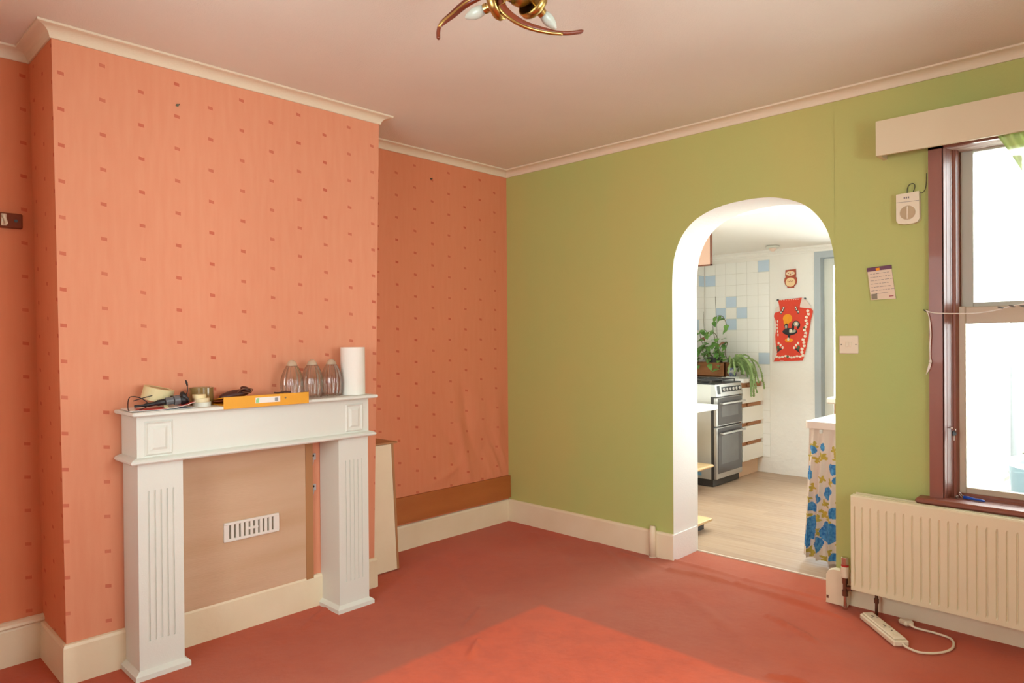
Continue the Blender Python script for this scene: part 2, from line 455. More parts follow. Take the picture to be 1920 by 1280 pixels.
b.add([(x, y, carpet_z(x, y)) for y in ys for x in xs], [(j*nx+i, j*nx+i+1, (j+1)*nx+i+1, (j+1)*nx+i) for j in range(ny-1) for i in range(nx-1)], 0, True)
xs = [lerp(1.30, 2.20, i/45) for i in range(46)]; ys = [lerp(0, .258, i/13) for i in range(14)]; nx, ny = len(xs), len(ys)
b.add([(x, y, carpet_z(x, y)) for y in ys for x in xs], [(j*nx+i, j*nx+i+1, (j+1)*nx+i+1, (j+1)*nx+i) for j in range(ny-1) for i in range(nx-1)], 0, True)
struct(b.build('floor', m_carpet))
b = MB(); b.box(-.05, 2.4, .262, 3.1, -.1, -.001); struct(b.build('floor_kitchen', m_plank))
b = MB(); b.box(1.31, 2.197, .252, .266, -.003, .004); struct(b.build('trim_threshold', mat('threshold_strip', (214, 198, 176), .5)))
b = MB(); b.box(-.25, XR+.25, YB-.2, TH, H, H+.1); struct(b.build('ceiling', m_ceil))
# kitchen ceiling slopes down from the house and holds an unseen rooflight, added for daylight
b = MB()
def kc(x0, x1, y0, y1):
    f = lambda y: lerp(2.22, 2.072, (y-TH)/(2.9-TH))
    b.add([(x0, y0, f(y0)), (x1, y0, f(y0)), (x1, y1, f(y1)), (x0, y1, f(y1)), (x0, y0, 2.5), (x1, y0, 2.5), (x1, y1, 2.5), (x0, y1, 2.5)],
          [(0, 1, 2, 3), (4, 5, 6, 7), (0, 1, 5, 4), (1, 2, 6, 5), (2, 3, 7, 6), (3, 0, 4, 7)])
KRX0, KRX1, KRY0, KRY1 = .35, 2.1, .55, 1.32
kc(-.1, 2.4, TH, KRY0); kc(-.1, 2.4, KRY1, 2.9); kc(-.1, KRX0, KRY0, KRY1); kc(KRX1, 2.4, KRY0, KRY1)
struct(b.build('ceiling_kitchen', m_kceil))
w5 = empty('added_rooflight_5', (1.22, .93, 2.47), kind='structure')  # added rooflight, brightens the kitchen from out of view
b = MB()
for x in (KRX0, 1.2, KRX1-.04): b.box(x, x+.04, KRY0, KRY1, 2.46, 2.50)
for y in (KRY0, KRY1-.04): b.box(KRX0, KRX1, y, y+.04, 2.46, 2.50)
b.build('window_frame', m_white, w5)
b = MB(); b.box(KRX0+.04, KRX1-.04, KRY0+.04, KRY1-.04, 2.478, 2.482); b.build('glass_pane', m_glass, w5)

# orange walls
b = MB()
def bulge(y, z):   # loose, rippled paper low in the alcove
    if not (-1.25 < y < -.01 and .2 < z < 1.1): return 0
    e = math.sin(PI*(z-.2)/.9)**1.0*min(1, (-.01-y)/.1)
    q = Vector((y*5.5+z*1.4, z*2.0, 7))
    r1 = abs(noise.noise(q))*.030
    r2 = .010*math.exp(-((y+.42+.25*(z-.5))/.03)**2)*(1 if .33 < z < .75 else 0)
    r3 = .008*math.exp(-((z-.40-.35*(y+.6))/.025)**2)*math.exp(-((y+.55)/.14)**2)
    r4 = .006*max(0, math.sin((y+.5*(z-.3))*75))*math.exp(-((y+.1)/.12)**2)*math.exp(-((z-.42)/.22)**2)
    return e*(r1*.95)+r2*.8+r3+r4
ys = [-1.45+.012*i for i in range(121)]; ys[-1] = 0.0; zs = [0, .15]+[.2+.0125*i for i in range(73)]+[1.3, 1.8, H]
ny, nz = len(ys), len(zs)
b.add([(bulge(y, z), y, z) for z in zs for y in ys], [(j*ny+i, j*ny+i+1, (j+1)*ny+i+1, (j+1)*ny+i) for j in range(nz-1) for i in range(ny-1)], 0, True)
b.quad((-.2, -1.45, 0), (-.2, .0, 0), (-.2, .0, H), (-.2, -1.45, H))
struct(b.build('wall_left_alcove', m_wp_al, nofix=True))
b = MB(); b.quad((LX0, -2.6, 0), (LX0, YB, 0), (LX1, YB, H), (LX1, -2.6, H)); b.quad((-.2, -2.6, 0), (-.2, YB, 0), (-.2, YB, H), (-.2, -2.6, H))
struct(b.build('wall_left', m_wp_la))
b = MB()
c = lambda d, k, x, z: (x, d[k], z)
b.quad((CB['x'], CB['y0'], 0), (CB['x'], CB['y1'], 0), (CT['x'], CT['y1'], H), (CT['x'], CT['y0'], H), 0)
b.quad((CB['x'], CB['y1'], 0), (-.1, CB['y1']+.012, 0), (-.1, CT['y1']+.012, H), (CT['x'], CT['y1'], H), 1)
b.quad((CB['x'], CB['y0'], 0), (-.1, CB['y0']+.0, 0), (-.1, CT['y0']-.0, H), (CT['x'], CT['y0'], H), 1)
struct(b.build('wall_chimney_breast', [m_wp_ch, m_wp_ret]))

# green wall with arch and window opening
WX0, WX1, WZ0, WZ1 = 2.655, 3.90, .548, 2.10
arch2 = [(1.312, 1.56), (1.316, 1.65), (1.333, 1.751), (1.381, 1.851), (1.465, 1.928), (1.592, 1.976), (1.758, 1.994), (1.906, 1.984), (2.035, 1.938), (2.112, 1.872), (2.161, 1.792), (2.188, 1.699), (2.198, 1.60), (2.198, 1.5)]
arch = [(p.x, p.y) for p in catmull([(a, z, 0) for a, z in arch2], 5)]
AL, AR = 1.310, 2.196
b = MB()
def wallcol(x0, x1, z0, z1):
    b.quad((x0, 0, z0), (x1, 0, z0), (x1, 0, z1), (x0, 0, z1), 0); b.quad((x0, TH, z0), (x1, TH, z0), (x1, TH, z1), (x0, TH, z1), 1)
b.quad((-.2, 0, 0), (AL, 0, 0), (arch[0][0], 0, arch[0][1]), (-.2, 0, arch[0][1]), 0)
b.quad((-.2, TH, 0), (AL, TH, 0), (arch[0][0], TH, arch[0][1]), (-.2, TH, arch[0][1]), 1)
wallcol(-.2, arch[0][0], arch[0][1], H)
for (xa, za), (xb, zb) in zip(arch[:-1], arch[1:]):
    for y, mi in ((0, 0), (TH, 1)): b.quad((xa, y, za), (xb, y, zb), (xb, y, H), (xa, y, H), mi)
for i, ((xa, za), (xb, zb)) in enumerate(zip([(AL, 0)]+arch, arch+[(AR, 0)])):
    b.add([(xa, 0, za), (xb, 0, zb), (xb, TH, zb), (xa, TH, za)], [(0, 1, 2, 3)], 1, True)
xe, ze = arch[-1]
b.quad((AR, 0, 0), (WX0, 0, 0), (WX0, 0, ze), (xe, 0, ze), 0); b.quad((AR, TH, 0), (WX0, TH, 0), (WX0, TH, ze), (xe, TH, ze), 1)
wallcol(xe, WX0, ze, H)
wallcol(WX0, WX1, 0, WZ0); wallcol(WX0, WX1, WZ1, H); wallcol(WX1, XR+.2, 0, H)
for p, q in (((WX0, WZ0), (WX1, WZ0)), ((WX1, WZ0), (WX1, WZ1)), ((WX1, WZ1), (WX0, WZ1)), ((WX0, WZ1), (WX0, WZ0))):
    b.quad((p[0], 0, p[1]), (q[0], 0, q[1]), (q[0], TH, q[1]), (p[0], TH, p[1]), 1)
b.v = [tuple(v) for v in b.v]
struct(b.build('wall_back', [m_green, m_archw], nofix=True))

# walls behind the camera: unseen side and end windows are added for light
SY0, SY1, SZ0, SZ1 = -2.7, -1.5, .9, 2.1
b = MB()
for x in (XR, XR+.25):
    b.quad((x, YB-.2, 0), (x, SY0, 0), (x, SY0, H), (x, YB-.2, H)); b.quad((x, SY1, 0), (x, TH, 0), (x, TH, H), (x, SY1, H))
    b.quad((x, SY0, 0), (x, SY1, 0), (x, SY1, SZ0), (x, SY0, SZ0)); b.quad((x, SY0, SZ1), (x, SY1, SZ1), (x, SY1, H), (x, SY0, H))
b.quad((XR, SY0, SZ0), (XR+.25, SY0, SZ0), (XR+.25, SY0, SZ1), (XR, SY0, SZ1)); b.quad((XR, SY1, SZ0), (XR+.25, SY1, SZ0), (XR+.25, SY1, SZ1), (XR, SY1, SZ1))
b.quad((XR, SY0, SZ1), (XR+.25, SY0, SZ1), (XR+.25, SY1, SZ1), (XR, SY1, SZ1)); b.quad((XR, SY0, SZ0), (XR+.25, SY0, SZ0), (XR+.25, SY1, SZ0), (XR, SY1, SZ0))
struct(b.build('wall_right', m_kplas, nofix=True))
FX0, FX1, FZ0, FZ1 = 1.6, 2.8, .95, 2.1
b = MB(); b.box(-.2, FX0, YB-.2, YB, 0, H); b.box(FX1, XR+.2, YB-.2, YB, 0, H); b.box(FX0, FX1, YB-.2, YB, 0, FZ0); b.box(FX0, FX1, YB-.2, YB, FZ1, H); struct(b.build('wall_front', m_kplas))
w4 = empty('added_window_4', (2.3, YB-.1, FZ0), kind='structure')  # unseen window, added to light the green wall
b = MB()
for x in (FX0, 2.17, FX1-.06): b.box(x, x+.06, YB-.12, YB-.07, FZ0, FZ1)
for z in (FZ0, FZ1-.06): b.box(FX0, FX1, YB-.12, YB-.07, z, z+.06)
b.build('window_frame', m_white, w4)
b = MB(); b.box(FX0+.06, FX1-.06, YB-.10, YB-.096, FZ0+.06, FZ1-.06); b.build('glass_pane', m_glass, w4)
w2 = empty('added_window_2', (XR+.1, -2.1, SZ0), kind='structure')  # not in view, added to brighten the room
b = MB()
for y in (SY0, -2.13, SY1-.06): b.box(XR+.08, XR+.14, y, y+.06, SZ0, SZ1)
for z in (SZ0, SZ1-.06): b.box(XR+.08, XR+.14, SY0, SY1, z, z+.06)
b.build('window_frame', m_white, w2)
b = MB(); b.box(XR+.105, XR+.109, SY0+.06, SY1-.06, SZ0+.06, SZ1-.06); b.build('glass_pane', m_glass, w2)

# cornice: cove swept round the plan
cz = 2.40
def cove(zb=cz, p=.054):
    pr = [(0, zb), (.006, zb), (.008, zb+.004)]
    for i in range(1, 8):
        a = i/8*PI/2
        pr.append((.008+(p-.016)*(1-math.cos(a)), zb+.004+(H-zb-.014)*math.sin(a)))
    pr += [(p-.008, H-.010), (p, H-.008), (p, H+.001), (0, H+.001)]
    return pr
b = MB(); b.sweep(cove(), [(XR, 0), (0, 0), (0, CT['y1']), (CT['x'], CT['y1']), (CT['x'], CT['y0']), (LX1, CT['y0']), (LX1, YB)])
struct(b.build('trim_1', m_cornice))

# skirtings
sk = [(0, 0), (.015, 0), (.015, .136), (.011, .146), (.004, .149), (0, .149)]
sk = [(0, -.01)]+[(.015, -.01)]+sk[2:]
b = MB(); b.sweep(sk, [(AL+.006, 0), (0, 0), (0, CB['y1'])]); struct(b.build('baseboard_back_left', m_skirt))
b = MB(); b.box(AL, AL+.008, -.014, .258, -.01, .147, bev=.002);
struct(b.build('baseboard_arch', m_archw))
b = MB(); b.sweep(sk, [(WX1+.2, 0), (AR+.0, 0)]); struct(b.build('baseboard_back_right', m_skirt))
b = MB(); b.sweep(sk, [(.0, CB['y1']+.01), (CB['x'], CB['y1']), (CB['x'], CB['y0']), (LX0, CB['y0']), (LX0, YB)]); struct(b.build('baseboard_chimney', m_skirt))
capz = .145
b = MB(); b.sweep([(0, capz), (.018, capz), (.026, capz+.008), (.024, capz+.018), (.012, capz+.026), (0, capz+.028)], [(LX0, CB['y0']), (LX0, YB)]); struct(b.build('trim_2', m_skirt))
# capped pipe end against the skirting
b = MB(); b.tube([(1.187, -.026, -.01), (1.187, -.026, .150), (1.187, -.022, .178)], [.020, .020, .016], 14)
tag(b.build('pipe_stub', m_skirt), 'short painted pipe stub standing against the skirting board left of the arch', 'pipe')

# brown board over the skirting in the alcove
b = MB(); b.add([(.002, -1.40, .163), (.024, -1.40, .163), (.022, -1.40, .322), (.002, -1.40, .322), (.002, -.003, .163), (.026, -.003, .163), (.022, -.003, .316), (.002, -.003, .316)],
     [(0, 1, 2, 3), (4, 5, 6, 7), (0, 1, 5, 4), (1, 2, 6, 5), (2, 3, 7, 6), (3, 0, 4, 7)])
tag(b.build('wooden_board', m_board), 'long brown board fixed above the skirting in the orange alcove', 'board')

# white panel leaning beside the chimney breast
lp = empty('leaning_panel', (.25, -1.25, 0), 'white cabinet shelf panel leaning against the side of the chimney breast', 'panel')
T = Matrix.Translation(Vector((.262, -1.39, 0))) @ Matrix.Rotation(-.02, 4, 'Z')
b = MB(); b.add([T @ Vector(p) for p in [(0, 0, .004), (0, .222, .004), (.006, .185, .700), (.006, 0.005, .700), (-.016, 0, .004), (-.016, .222, .004), (-.010, .185, .700), (-.010, .005, .700)]],
     [(0, 1, 2, 3), (4, 5, 6, 7), (0, 1, 5, 4), (1, 2, 6, 5), (2, 3, 7, 6), (3, 0, 4, 7)]); b.build('panel', m_skirt, lp)
b = MB(); b.add([T @ Vector(p) for p in [(.001, .223, .004), (.001, .236, .004), (.007, .199, .71), (.007, .186, .71), (-.05, .223, .004), (-.05, .236, .004), (-.044, .199, .71), (-.044, .186, .71)]],
     [(0, 1, 2, 3), (4, 5, 6, 7), (0, 1, 5, 4), (1, 2, 6, 5), (2, 3, 7, 6), (3, 0, 4, 7)]); b.build('edge_strip', m_plyside, lp)
b = MB(); b.add([T @ Vector(p) for p in [(.012, .004, .703), (.012, .222, .703), (-.15, .17, .712), (-.15, .01, .712), (.012, .004, .712), (.012, .222, .712), (-.15, .17, .721), (-.15, .01, .721)]],
     [(0, 1, 2, 3), (4, 5, 6, 7), (0, 1, 5, 4), (1, 2, 6, 5), (2, 3, 7, 6), (3, 0, 4, 7)]); b.build('top_edge', m_plyside, lp)

# ------------------------------------------------------------------ fireplace surround
CX = .387
fs = empty('fire_surround', (.47, -2.06, 0), 'white painted wooden fire surround with fluted legs against the orange chimney breast', 'fireplace')
def leg(y0, y1):
    n = 5; x1 = .553
    b = MB()
    z0, z1, fz0, fz1 = .02, .815, .133, .705
    fy0, fy1 = y0+.026, y1-.026
    b.box(CX, x1-.004, y0, y1, z0, z1)
    # front skin with five shallow flutes
    gw = .006; step = (fy1-fy0)/(n)
    edges = [y0]; 
    for k in range(n):
        cy = fy0+step*(k+.5); edges += [cy-gw/2, cy+gw/2]
    edges.append(y1)
    b.box(x1-.004, x1, y0, y1, z0, fz0); b.box(x1-.004, x1, y0, y1, fz1, z1)
    for k in range(0, len(edges), 2): b.box(x1-.004, x1, edges[k], edges[k+1], fz0, fz1)
    o = b.build('leg', m_white, fs)
    b = MB(); pr = [(0, -.005), (.018, -.005), (.018, .016), (.012, .022), (.004, .028), (0, .030)]
    b.sweep(pr, [(CX, y1), (x1, y1), (x1, y0), (CX, y0)][::-1] if False else [(CX, y1), (x1, y1), (x1, y0), (CX, y0)])
    b.build('plinth_moulding', m_white, o)
leg(-2.576, -2.412); leg(-1.711, -1.548)
b = MB(); b.box(CX, .560, -2.580, -1.549, .832, .994); b.build('lintel', m_white, fs)
b = MB(); pr = [(0, .812), (.022, .812), (.028, .818), (.028, .824), (.020, .830), (.008, .834), (0, .836)]
b.sweep(pr, [(CX, -1.549), (.557, -1.549), (.557, -2.580), (CX, -2.580)]); b.box(CX, .556, -2.579, -1.55, .812, .834); b.build('lower_moulding', m_white, fs)
b = MB(); b.box(CX-.002, .604, -2.606, -1.520, .995, 1.010, bev=.004); b.build('mantel_shelf', m_white, fs)
for (y0, y1) in ((-2.554, -2.452), (-1.678, -1.582)):
    z0, z1 = .840, .972; b = MB(); x0 = .5602
    rings = []
    for d, hh in ((0, 0), (.006, .006), (.012, .002), (.020, .0022), (.030, .008)):
        rings.append([(x0+hh, y0+d, z0+d), (x0+hh, y1-d, z0+d), (x0+hh, y1-d, z1-d), (x0+hh, y0+d, z1-d)])
    for r1, r2 in zip(rings[:-1], rings[1:]):
        for k in range(4): b.quad(r1[k], r1[(k+1) % 4], r2[(k+1) % 4], r2[k])
    b.quad(*rings[-1]); b.build('raised_panel', m_white, fs)
# plywood blanking board inside the surround
bb = empty('blanking_board', (.395, -2.08, .09), 'pale plywood board closing the fireplace opening between the white legs', 'board')
b = MB(); b.add([(CX+.002, -2.40, .075), (CX+.002, -1.795, .09), (CX+.002, -1.795, .82), (CX+.002, -2.40, .82), (CX+.010, -2.40, .075), (CX+.010, -1.795, .09), (CX+.010, -1.795, .82), (CX+.010, -2.40, .82)],
     [(0, 1, 2, 3), (4, 5, 6, 7), (0, 1, 5, 4), (1, 2, 6, 5), (2, 3, 7, 6), (3, 0, 4, 7)]); b.build('board', m_ply, bb)
b = MB(); b.box(CX+.002, CX+.013, -1.795, -1.757, .085, .82); b.build('edge_strip', m_plyside, bb)
# vent grille
vg = empty('vent_grille', (.40, -2.06, .40), 'white plastic slotted vent grille in the middle of the plywood board', 'vent')
vx = CX+.010; y0, y1, z0, z1 = -2.188, -1.934, .400, .484
b = MB(); b.box(vx, vx+.002, y0+.008, y1-.008, z0+.008, z1-.008); b.build('backing', m_darkslot, vg)
b = MB(); b.box(vx, vx+.010, y0, y1, z0, z0+.012, bev=.002); b.box(vx, vx+.010, y0, y1, z1-.012, z1, bev=.002)
ns = 10; sl = .009; inner0, inner1 = y0+.022, y1-.014; st = (inner1-inner0)/ns
prev = y0
for k in range(ns):
    s0 = inner0+st*k; b.box(vx, vx+.009, prev, s0, z0+.010, z1-.010); prev = s0+sl
b.box(vx, vx+.009, prev, y1, z0+.010, z1-.010)
for k in (4, 5): s0 = inner0+st*k; b.box(vx, vx+.009, s0, s0+sl, .437, .448)
b.box(vx+.009, vx+.012, inner0+st*4-.002, inner0+st*6, .438, .447)
b.build('grille', m_plastic, vg)
for z, lab in ((.715, 'upper'), (.568, 'lower')):
    o = empty('wall_clip', (CX, -1.748, z), f'{lab} of two grey metal clips beside the plywood board edge', 'clip', 'metal clips beside the plywood board')
    b = MB(); b.box(CX, CX+.006, -1.757, -1.735, z-.016, z+.016, bev=.002); b.tube([(CX+.003, -1.752, z), (CX+.012, -1.752, z-.02), (CX+.004, -1.755, z-.045)], .002, 6); b.build('clip_plate', mat('clip_grey', (176, 172, 172), .4), o)
    b = MB(); b.cyl((CX+.006, -1.751, z+.006), .005, .003, (1, 0, 0), 12); b.build('screw_hole', m_black, o)

# ------------------------------------------------------------------ things on the mantel (top at 1.010)
ZT = 1.0105
def ring(mb, c, ro, ri, h, axis=(0, 0, 1), mi=0, n=32, mi2=None):
    mb.lathe([(ri, 0), (ro, 0), (ro, h), (ri, h), (ri, 0)], c, axis, n, mi, smooth=False)
# papers
def sheet(x0, x1, y0, y1, z, lift, rot, mats, name, label, patch=None):
    b = MB(); nu, nv = 10, 14; R = Matrix.Translation(Vector(((x0+x1)/2, (y0+y1)/2, 0))) @ Matrix.Rotation(rot, 4, 'Z')
    w2_, h2_ = (x1-x0)/2, (y1-y0)/2
    vs = []
    for k in (0, 1):
        for j in range(nv+1):
            for i in range(nu+1):
                u, v = i/nu*2-1, j/nv*2-1
                q = R @ Vector((u*w2_, v*h2_, z+lift*max(0, v)**2*(.6+.4*u)+.0015*k)); vs.append(q)
    N = (nu+1)*(nv+1)
    for j in range(nv):
        for i in range(nu):
            a = j*(nu+1)+i; mi = 0
            if patch and patch(i/nu, j/nv): mi = 1
            b.add([vs[N+a], vs[N+a+1], vs[N+a+nu+2], vs[N+a+nu+1]], [(0, 1, 2, 3)], mi); b.add([vs[a], vs[a+1], vs[a+nu+2], vs[a+nu+1]], [(0, 1, 2, 3)], 0)
    for i in range(nu):
        for a in (i, nv*(nu+1)+i): b.add([vs[a], vs[a+1], vs[N+a+1], vs[N+a]], [(0, 1, 2, 3)], 0)
    for j in range(nv):
        for a in (j*(nu+1), j*(nu+1)+nu): b.add([vs[a], vs[a+nu+1], vs[N+a+nu+1], vs[N+a]], [(0, 1, 2, 3)], 0)
    return tag(b.build(name, mats), label, 'paper', 'loose papers on the mantel shelf')
sheet(.40, .585, -2.575, -2.37, ZT, .002, .1, [m_paper, m_paperblue], 'paper_sheet', 'white and blue printed paper lying lowest on the left of the mantel', lambda u, v: u > .55 and .2 < v < .9)
sheet(.42, .588, -2.60, -2.37, ZT+.004, .022, -.10, [m_paper, m_paperred], 'paper_sheet', 'white paper with red print curling up on top of the papers', lambda u, v: (u > .35 and .1 < v < .55) or (v > .75 and u > .2))
# wide masking tape roll tipped on the papers
b = MB(); ax = Vector((.12, .22, 1)).normalized(); ring(b, (.455, -2.475, ZT+.031), .056, .040, .050, ax); 
t1 = empty('masking_tape_roll', (.452, -2.485, ZT+.01), 'large cream masking tape roll tipped on its side on the papers', 'tape')
b.build('tape', m_mast, t1)
b = MB(); ring(b, Vector((.455, -2.475, ZT+.031))+ax*.001, .0405, .038, .048, ax); b.build('core', m_card, t1)
b = MB(); b.add([(.50, -2.47, 1.045), (.505, -2.458, 1.043), (.553, -2.462, 1.017), (.553, -2.478, 1.0165), (.499, -2.47, 1.0465), (.504, -2.458, 1.0445), (.553, -2.462, 1.0185), (.553, -2.478, 1.018)],
     [(0, 1, 2, 3), (4, 5, 6, 7), (0, 1, 5, 4), (1, 2, 6, 5), (2, 3, 7, 6), (3, 0, 4, 7)]); b.build('loose_end', m_mast, t1)
# black clip-on device with cable
dv = empty('handheld_device', (.53, -2.43, ZT+.006), 'black handheld device with grey collar and loose thin cable on the papers', 'device')
zc_ = ZT+.026
b = MB(); b.tube(catmull([(.520, -2.575, zc_-.008), (.528, -2.535, zc_-.006), (.534, -2.495, zc_), (.538, -2.470, zc_+.004)], 4), [.005]*4+[.008]*4+[.012]*5, 12)
b.lathe([(.0, 0), (.017, .002), (.020, .010), (.018, .022), (.0, .024)], (.540, -2.417, zc_+.004), (.2, 1, .25), 20)
b.lathe([(.0, 0), (.016, .002), (.026, .014), (.024, .022), (0, .026)], (.535, -2.410, zc_+.008), (.1, .9, .5), 20)
b.build('body', m_black, dv)
b = MB(); b.cyl((.538, -2.470, zc_+.004), .015, .030, (.05, 1, .08), 16, bev=.002); b.cyl((.540, -2.439, zc_+.006), .019, .022, (.05, 1, .1), 16, bev=.002); b.build('collar', m_grey, dv)
b = MB(); b.tube(catmull([(.525, -2.52, zc_-.006), (.50, -2.545, zc_+.02), (.49, -2.58, zc_+.026), (.53, -2.60, zc_-.004), (.565, -2.603, ZT+.004), (.56, -2.56, ZT+.010), (.53, -2.52, zc_-.004)], 8), .0018, 6)
b.tube(catmull([(.50, -2.42, zc_+.02), (.505, -2.47, zc_+.022), (.50, -2.50, zc_+.028), (.51, -2.575, zc_+.012)], 6), .0018, 6)
b.build('cable', m_black, dv)
# jack plug lead standing up against the tape
b = MB(); b.tube(catmull([(.50, -2.385, ZT+.030), (.485, -2.375, ZT+.040), (.475, -2.362, ZT+.06), (.47, -2.360, ZT+.082)], 6), .0018, 6); b.tube([(.470, -2.360, ZT+.082), (.468, -2.362, ZT+.094), (.466, -2.365, ZT+.105)], [.0032, .0042, .0028], 8)
tag(b.build('cable_end', m_black), 'thin black cable end sticking up beside the brown tape roll', 'cable')
# parcel tape standing upright
pt = empty('parcel_tape_roll', (.455, -2.298, ZT), 'shiny brown parcel tape roll standing behind the small tapes', 'tape')
b = MB(); ring(b, (.455, -2.298, ZT), .0465, .036, .072, n=48); b.build('tape', m_parcel, pt)
b = MB(); ring(b, (.455, -2.298, ZT+.0005), .0365, .034, .0715, n=48); b.build('core', m_card, pt)
for (x, y, z, r, h, lab, mm) in ((.525, -2.325, ZT, .034, .017, 'lowest and widest of the three small stacked tape rolls', 'tape_white'), (.523, -2.325, ZT+.0172, .029, .016, 'middle one of the three small stacked tape rolls', 'tape_c'), (.515, -2.331, ZT+.0334, .0265, .014, 'topmost and smallest of the three small stacked tape rolls', 'tape_d')):
    cc = {'tape_white': (222, 220, 206), 'tape_c': (224, 206, 166), 'tape_d': (228, 210, 160)}[mm]
    b = MB(); ring(b, (x, y, z), r, r*.55, h, n=32); tag(b.build('small_tape_roll', mat(mm, cc, .5)), lab, 'tape', 'small tape rolls stacked on the mantel')
# brown leather pouch
lpch = empty('sunglasses_case', (.47, -2.152, ZT), 'dark brown glasses case with a cord lying behind the orange binder', 'case')
b = MB()
def ellipsoid(mb, c, rx, ry, rz, rot, mi=0, n=20, m=12):
    vs = []; fs = []
    for j in range(m+1):
        ph = PI*j/m
        for k in range(n):
            a = 2*PI*k/n; vs.append(Vector(c)+rot @ Vector((rx*math.sin(ph)*math.cos(a), ry*math.sin(ph)*math.sin(a), rz*math.cos(ph))))
    for j in range(m):
        for k in range(n): fs.append((j*n+k, j*n+(k+1) % n, (j+1)*n+(k+1) % n, (j+1)*n+k))
    mb.add(vs, fs, mi, True)
ellipsoid(b, (.46, -2.162, ZT+.007+.026), .028, .068, .020, Matrix.Rotation(.15, 3, 'X'))
b.build('pouch', m_leather, lpch)
b = MB(); ellipsoid(b, (.475, -2.117, ZT+.007+.045), .022, .026, .013, Matrix.Rotation(-.5, 3, 'X')); b.build('flap', m_leather, lpch)
b = MB(); b.tube(catmull([(.49, -2.162, ZT+.007+.036), (.50, -2.147, ZT+.007+.050), (.505, -2.122, ZT+.007+.053), (.50, -2.097, ZT+.007+.045), (.49, -2.112, ZT+.007+.034), (.495, -2.142, ZT+.007+.038)], 6), .002, 6); b.build('cord', mat('tan_cord', (110, 70, 48), .6), lpch)
# orange ring binder
bi = empty('ring_binder', (.56, -2.07, ZT), 'orange ring binder lying flat and overhanging the front of the mantel', 'binder')
TB = Matrix.Translation(Vector((.612, -2.068, ZT))) @ Matrix.Rotation(-.03, 4, 'Z') 
by0, by1 = -.203, .170
b = MB(); b.box(-.004, .0, by0, by1, -.013, .036, mat=TB, bev=.001)
b.add([TB @ Vector(p) for p in [(-.003, by0, .0006), (-.003, by1, .0006), (-.06, by1, .0006), (-.19, by0+.20, .0006), (-.19, by0, .0006), (-.003, by0, .0036), (-.003, by1, .0036), (-.06, by1, .0036), (-.19, by0+.20, .0036), (-.19, by0, .0036)]],
      [(0, 1, 2, 3, 4), (5, 6, 7, 8, 9), (0, 1, 6, 5), (1, 2, 7, 6), (2, 3, 8, 7), (3, 4, 9, 8), (4, 0, 5, 9)])
b.v = [v for v in b.v]
b.add([TB @ Vector(p) for p in [(-.002, by0, .033), (-.002, by1, .033), (-.06, by1-.01, .025), (-.20, by1-.10, .008), (-.20, by0+.01, .008), (-.002, by0, .036), (-.002, by1, .036), (-.06, by1-.01, .028), (-.20, by1-.10, .011), (-.20, by0+.01, .011)]],
      [(0, 1, 2, 3, 4), (5, 6, 7, 8, 9), (0, 1, 6, 5), (1, 2, 7, 6), (2, 3, 8, 7), (3, 4, 9, 8), (4, 0, 5, 9)])
b.build('cover', m_orange, bi)
b = MB(); b.box(.0, .0012, -.072, .036, .003, .026, mat=TB); 
lab_ = b.build('spine_label', m_paper, bi)
b = MB(); b.box(.0012, .0018, -.070, -.058, .005, .018, mi=0, mat=TB); b.box(.0012, .0018, -.066, -.056, .018, .024, mi=0, mat=TB); b.build('green_mark', m_green_l, lab_)
b = MB(); b.box(.0012, .0018, .012, .026, .007, .021, mat=TB); b.build('printed_mark', m_mark, lab_)
b = MB(); b.cyl(TB @ Vector((0, .060, .018)), .0035, .0015, (1, 0, 0), 12); b.build('rivet', m_chrome, bi)
# small dark spectacles arm on the binder
b = MB(); b.tube(catmull([(.57, -2.035, ZT+.0385), (.56, -2.01, ZT+.036), (.55, -1.975, ZT+.038), (.555, -1.950, ZT+.036)], 5), .0035, 8)
tag(b.build('pen', m_leather), 'short dark brown pen lying on the right end of the orange binder', 'pen')
# glass lampshades
m_tip = mat('frosted_glass', (206, 188, 160), .35)
m_tip.node_tree.nodes['Principled BSDF'].inputs['Alpha'].default_value = .55
def shade(x, y, label):
    o = empty('glass_lampshade', (x, y, ZT), label, 'lampshade', 'clear glass lampshades on the mantel')
    prof = [(.040, 0), (.043, .003), (.044, .012), (.047, .030), (.0495, .050), (.0495, .070), (.047, .090), (.042, .110), (.035, .128), (.028, .142), (.023, .150)]
    inner = [(r-.003, z) for r, z in prof][::-1]
    b = MB(); b.lathe(prof+inner+[prof[0]], (x, y, ZT), n=96, flute=.045, nf=14); b.build('fluted_bowl', m_cutglass, o)
    b = MB(); b.lathe([(.0235, .149), (.0225, .156), (.017, .166), (.009, .173), (.0, .175)], (x, y, ZT), n=32); b.build('frosted_tip', m_tip, o)
shade(.482, -1.905, 'clear ribbed glass lampshade nearest the orange binder')
shade(.482, -1.803, 'clear ribbed glass lampshade in the middle of the row of three')
shade(.482, -1.702, 'clear ribbed glass lampshade touching the white paper roll')
b = MB(); ring(b, (.496, -1.592, ZT), .058, .018, .228, n=48)
tag(b.build('paper_roll', mat('roll_white', (236, 232, 222), .7, bump=.1, bscale=90)), 'tall white paper roll standing at the right end of the mantel', 'paper roll')

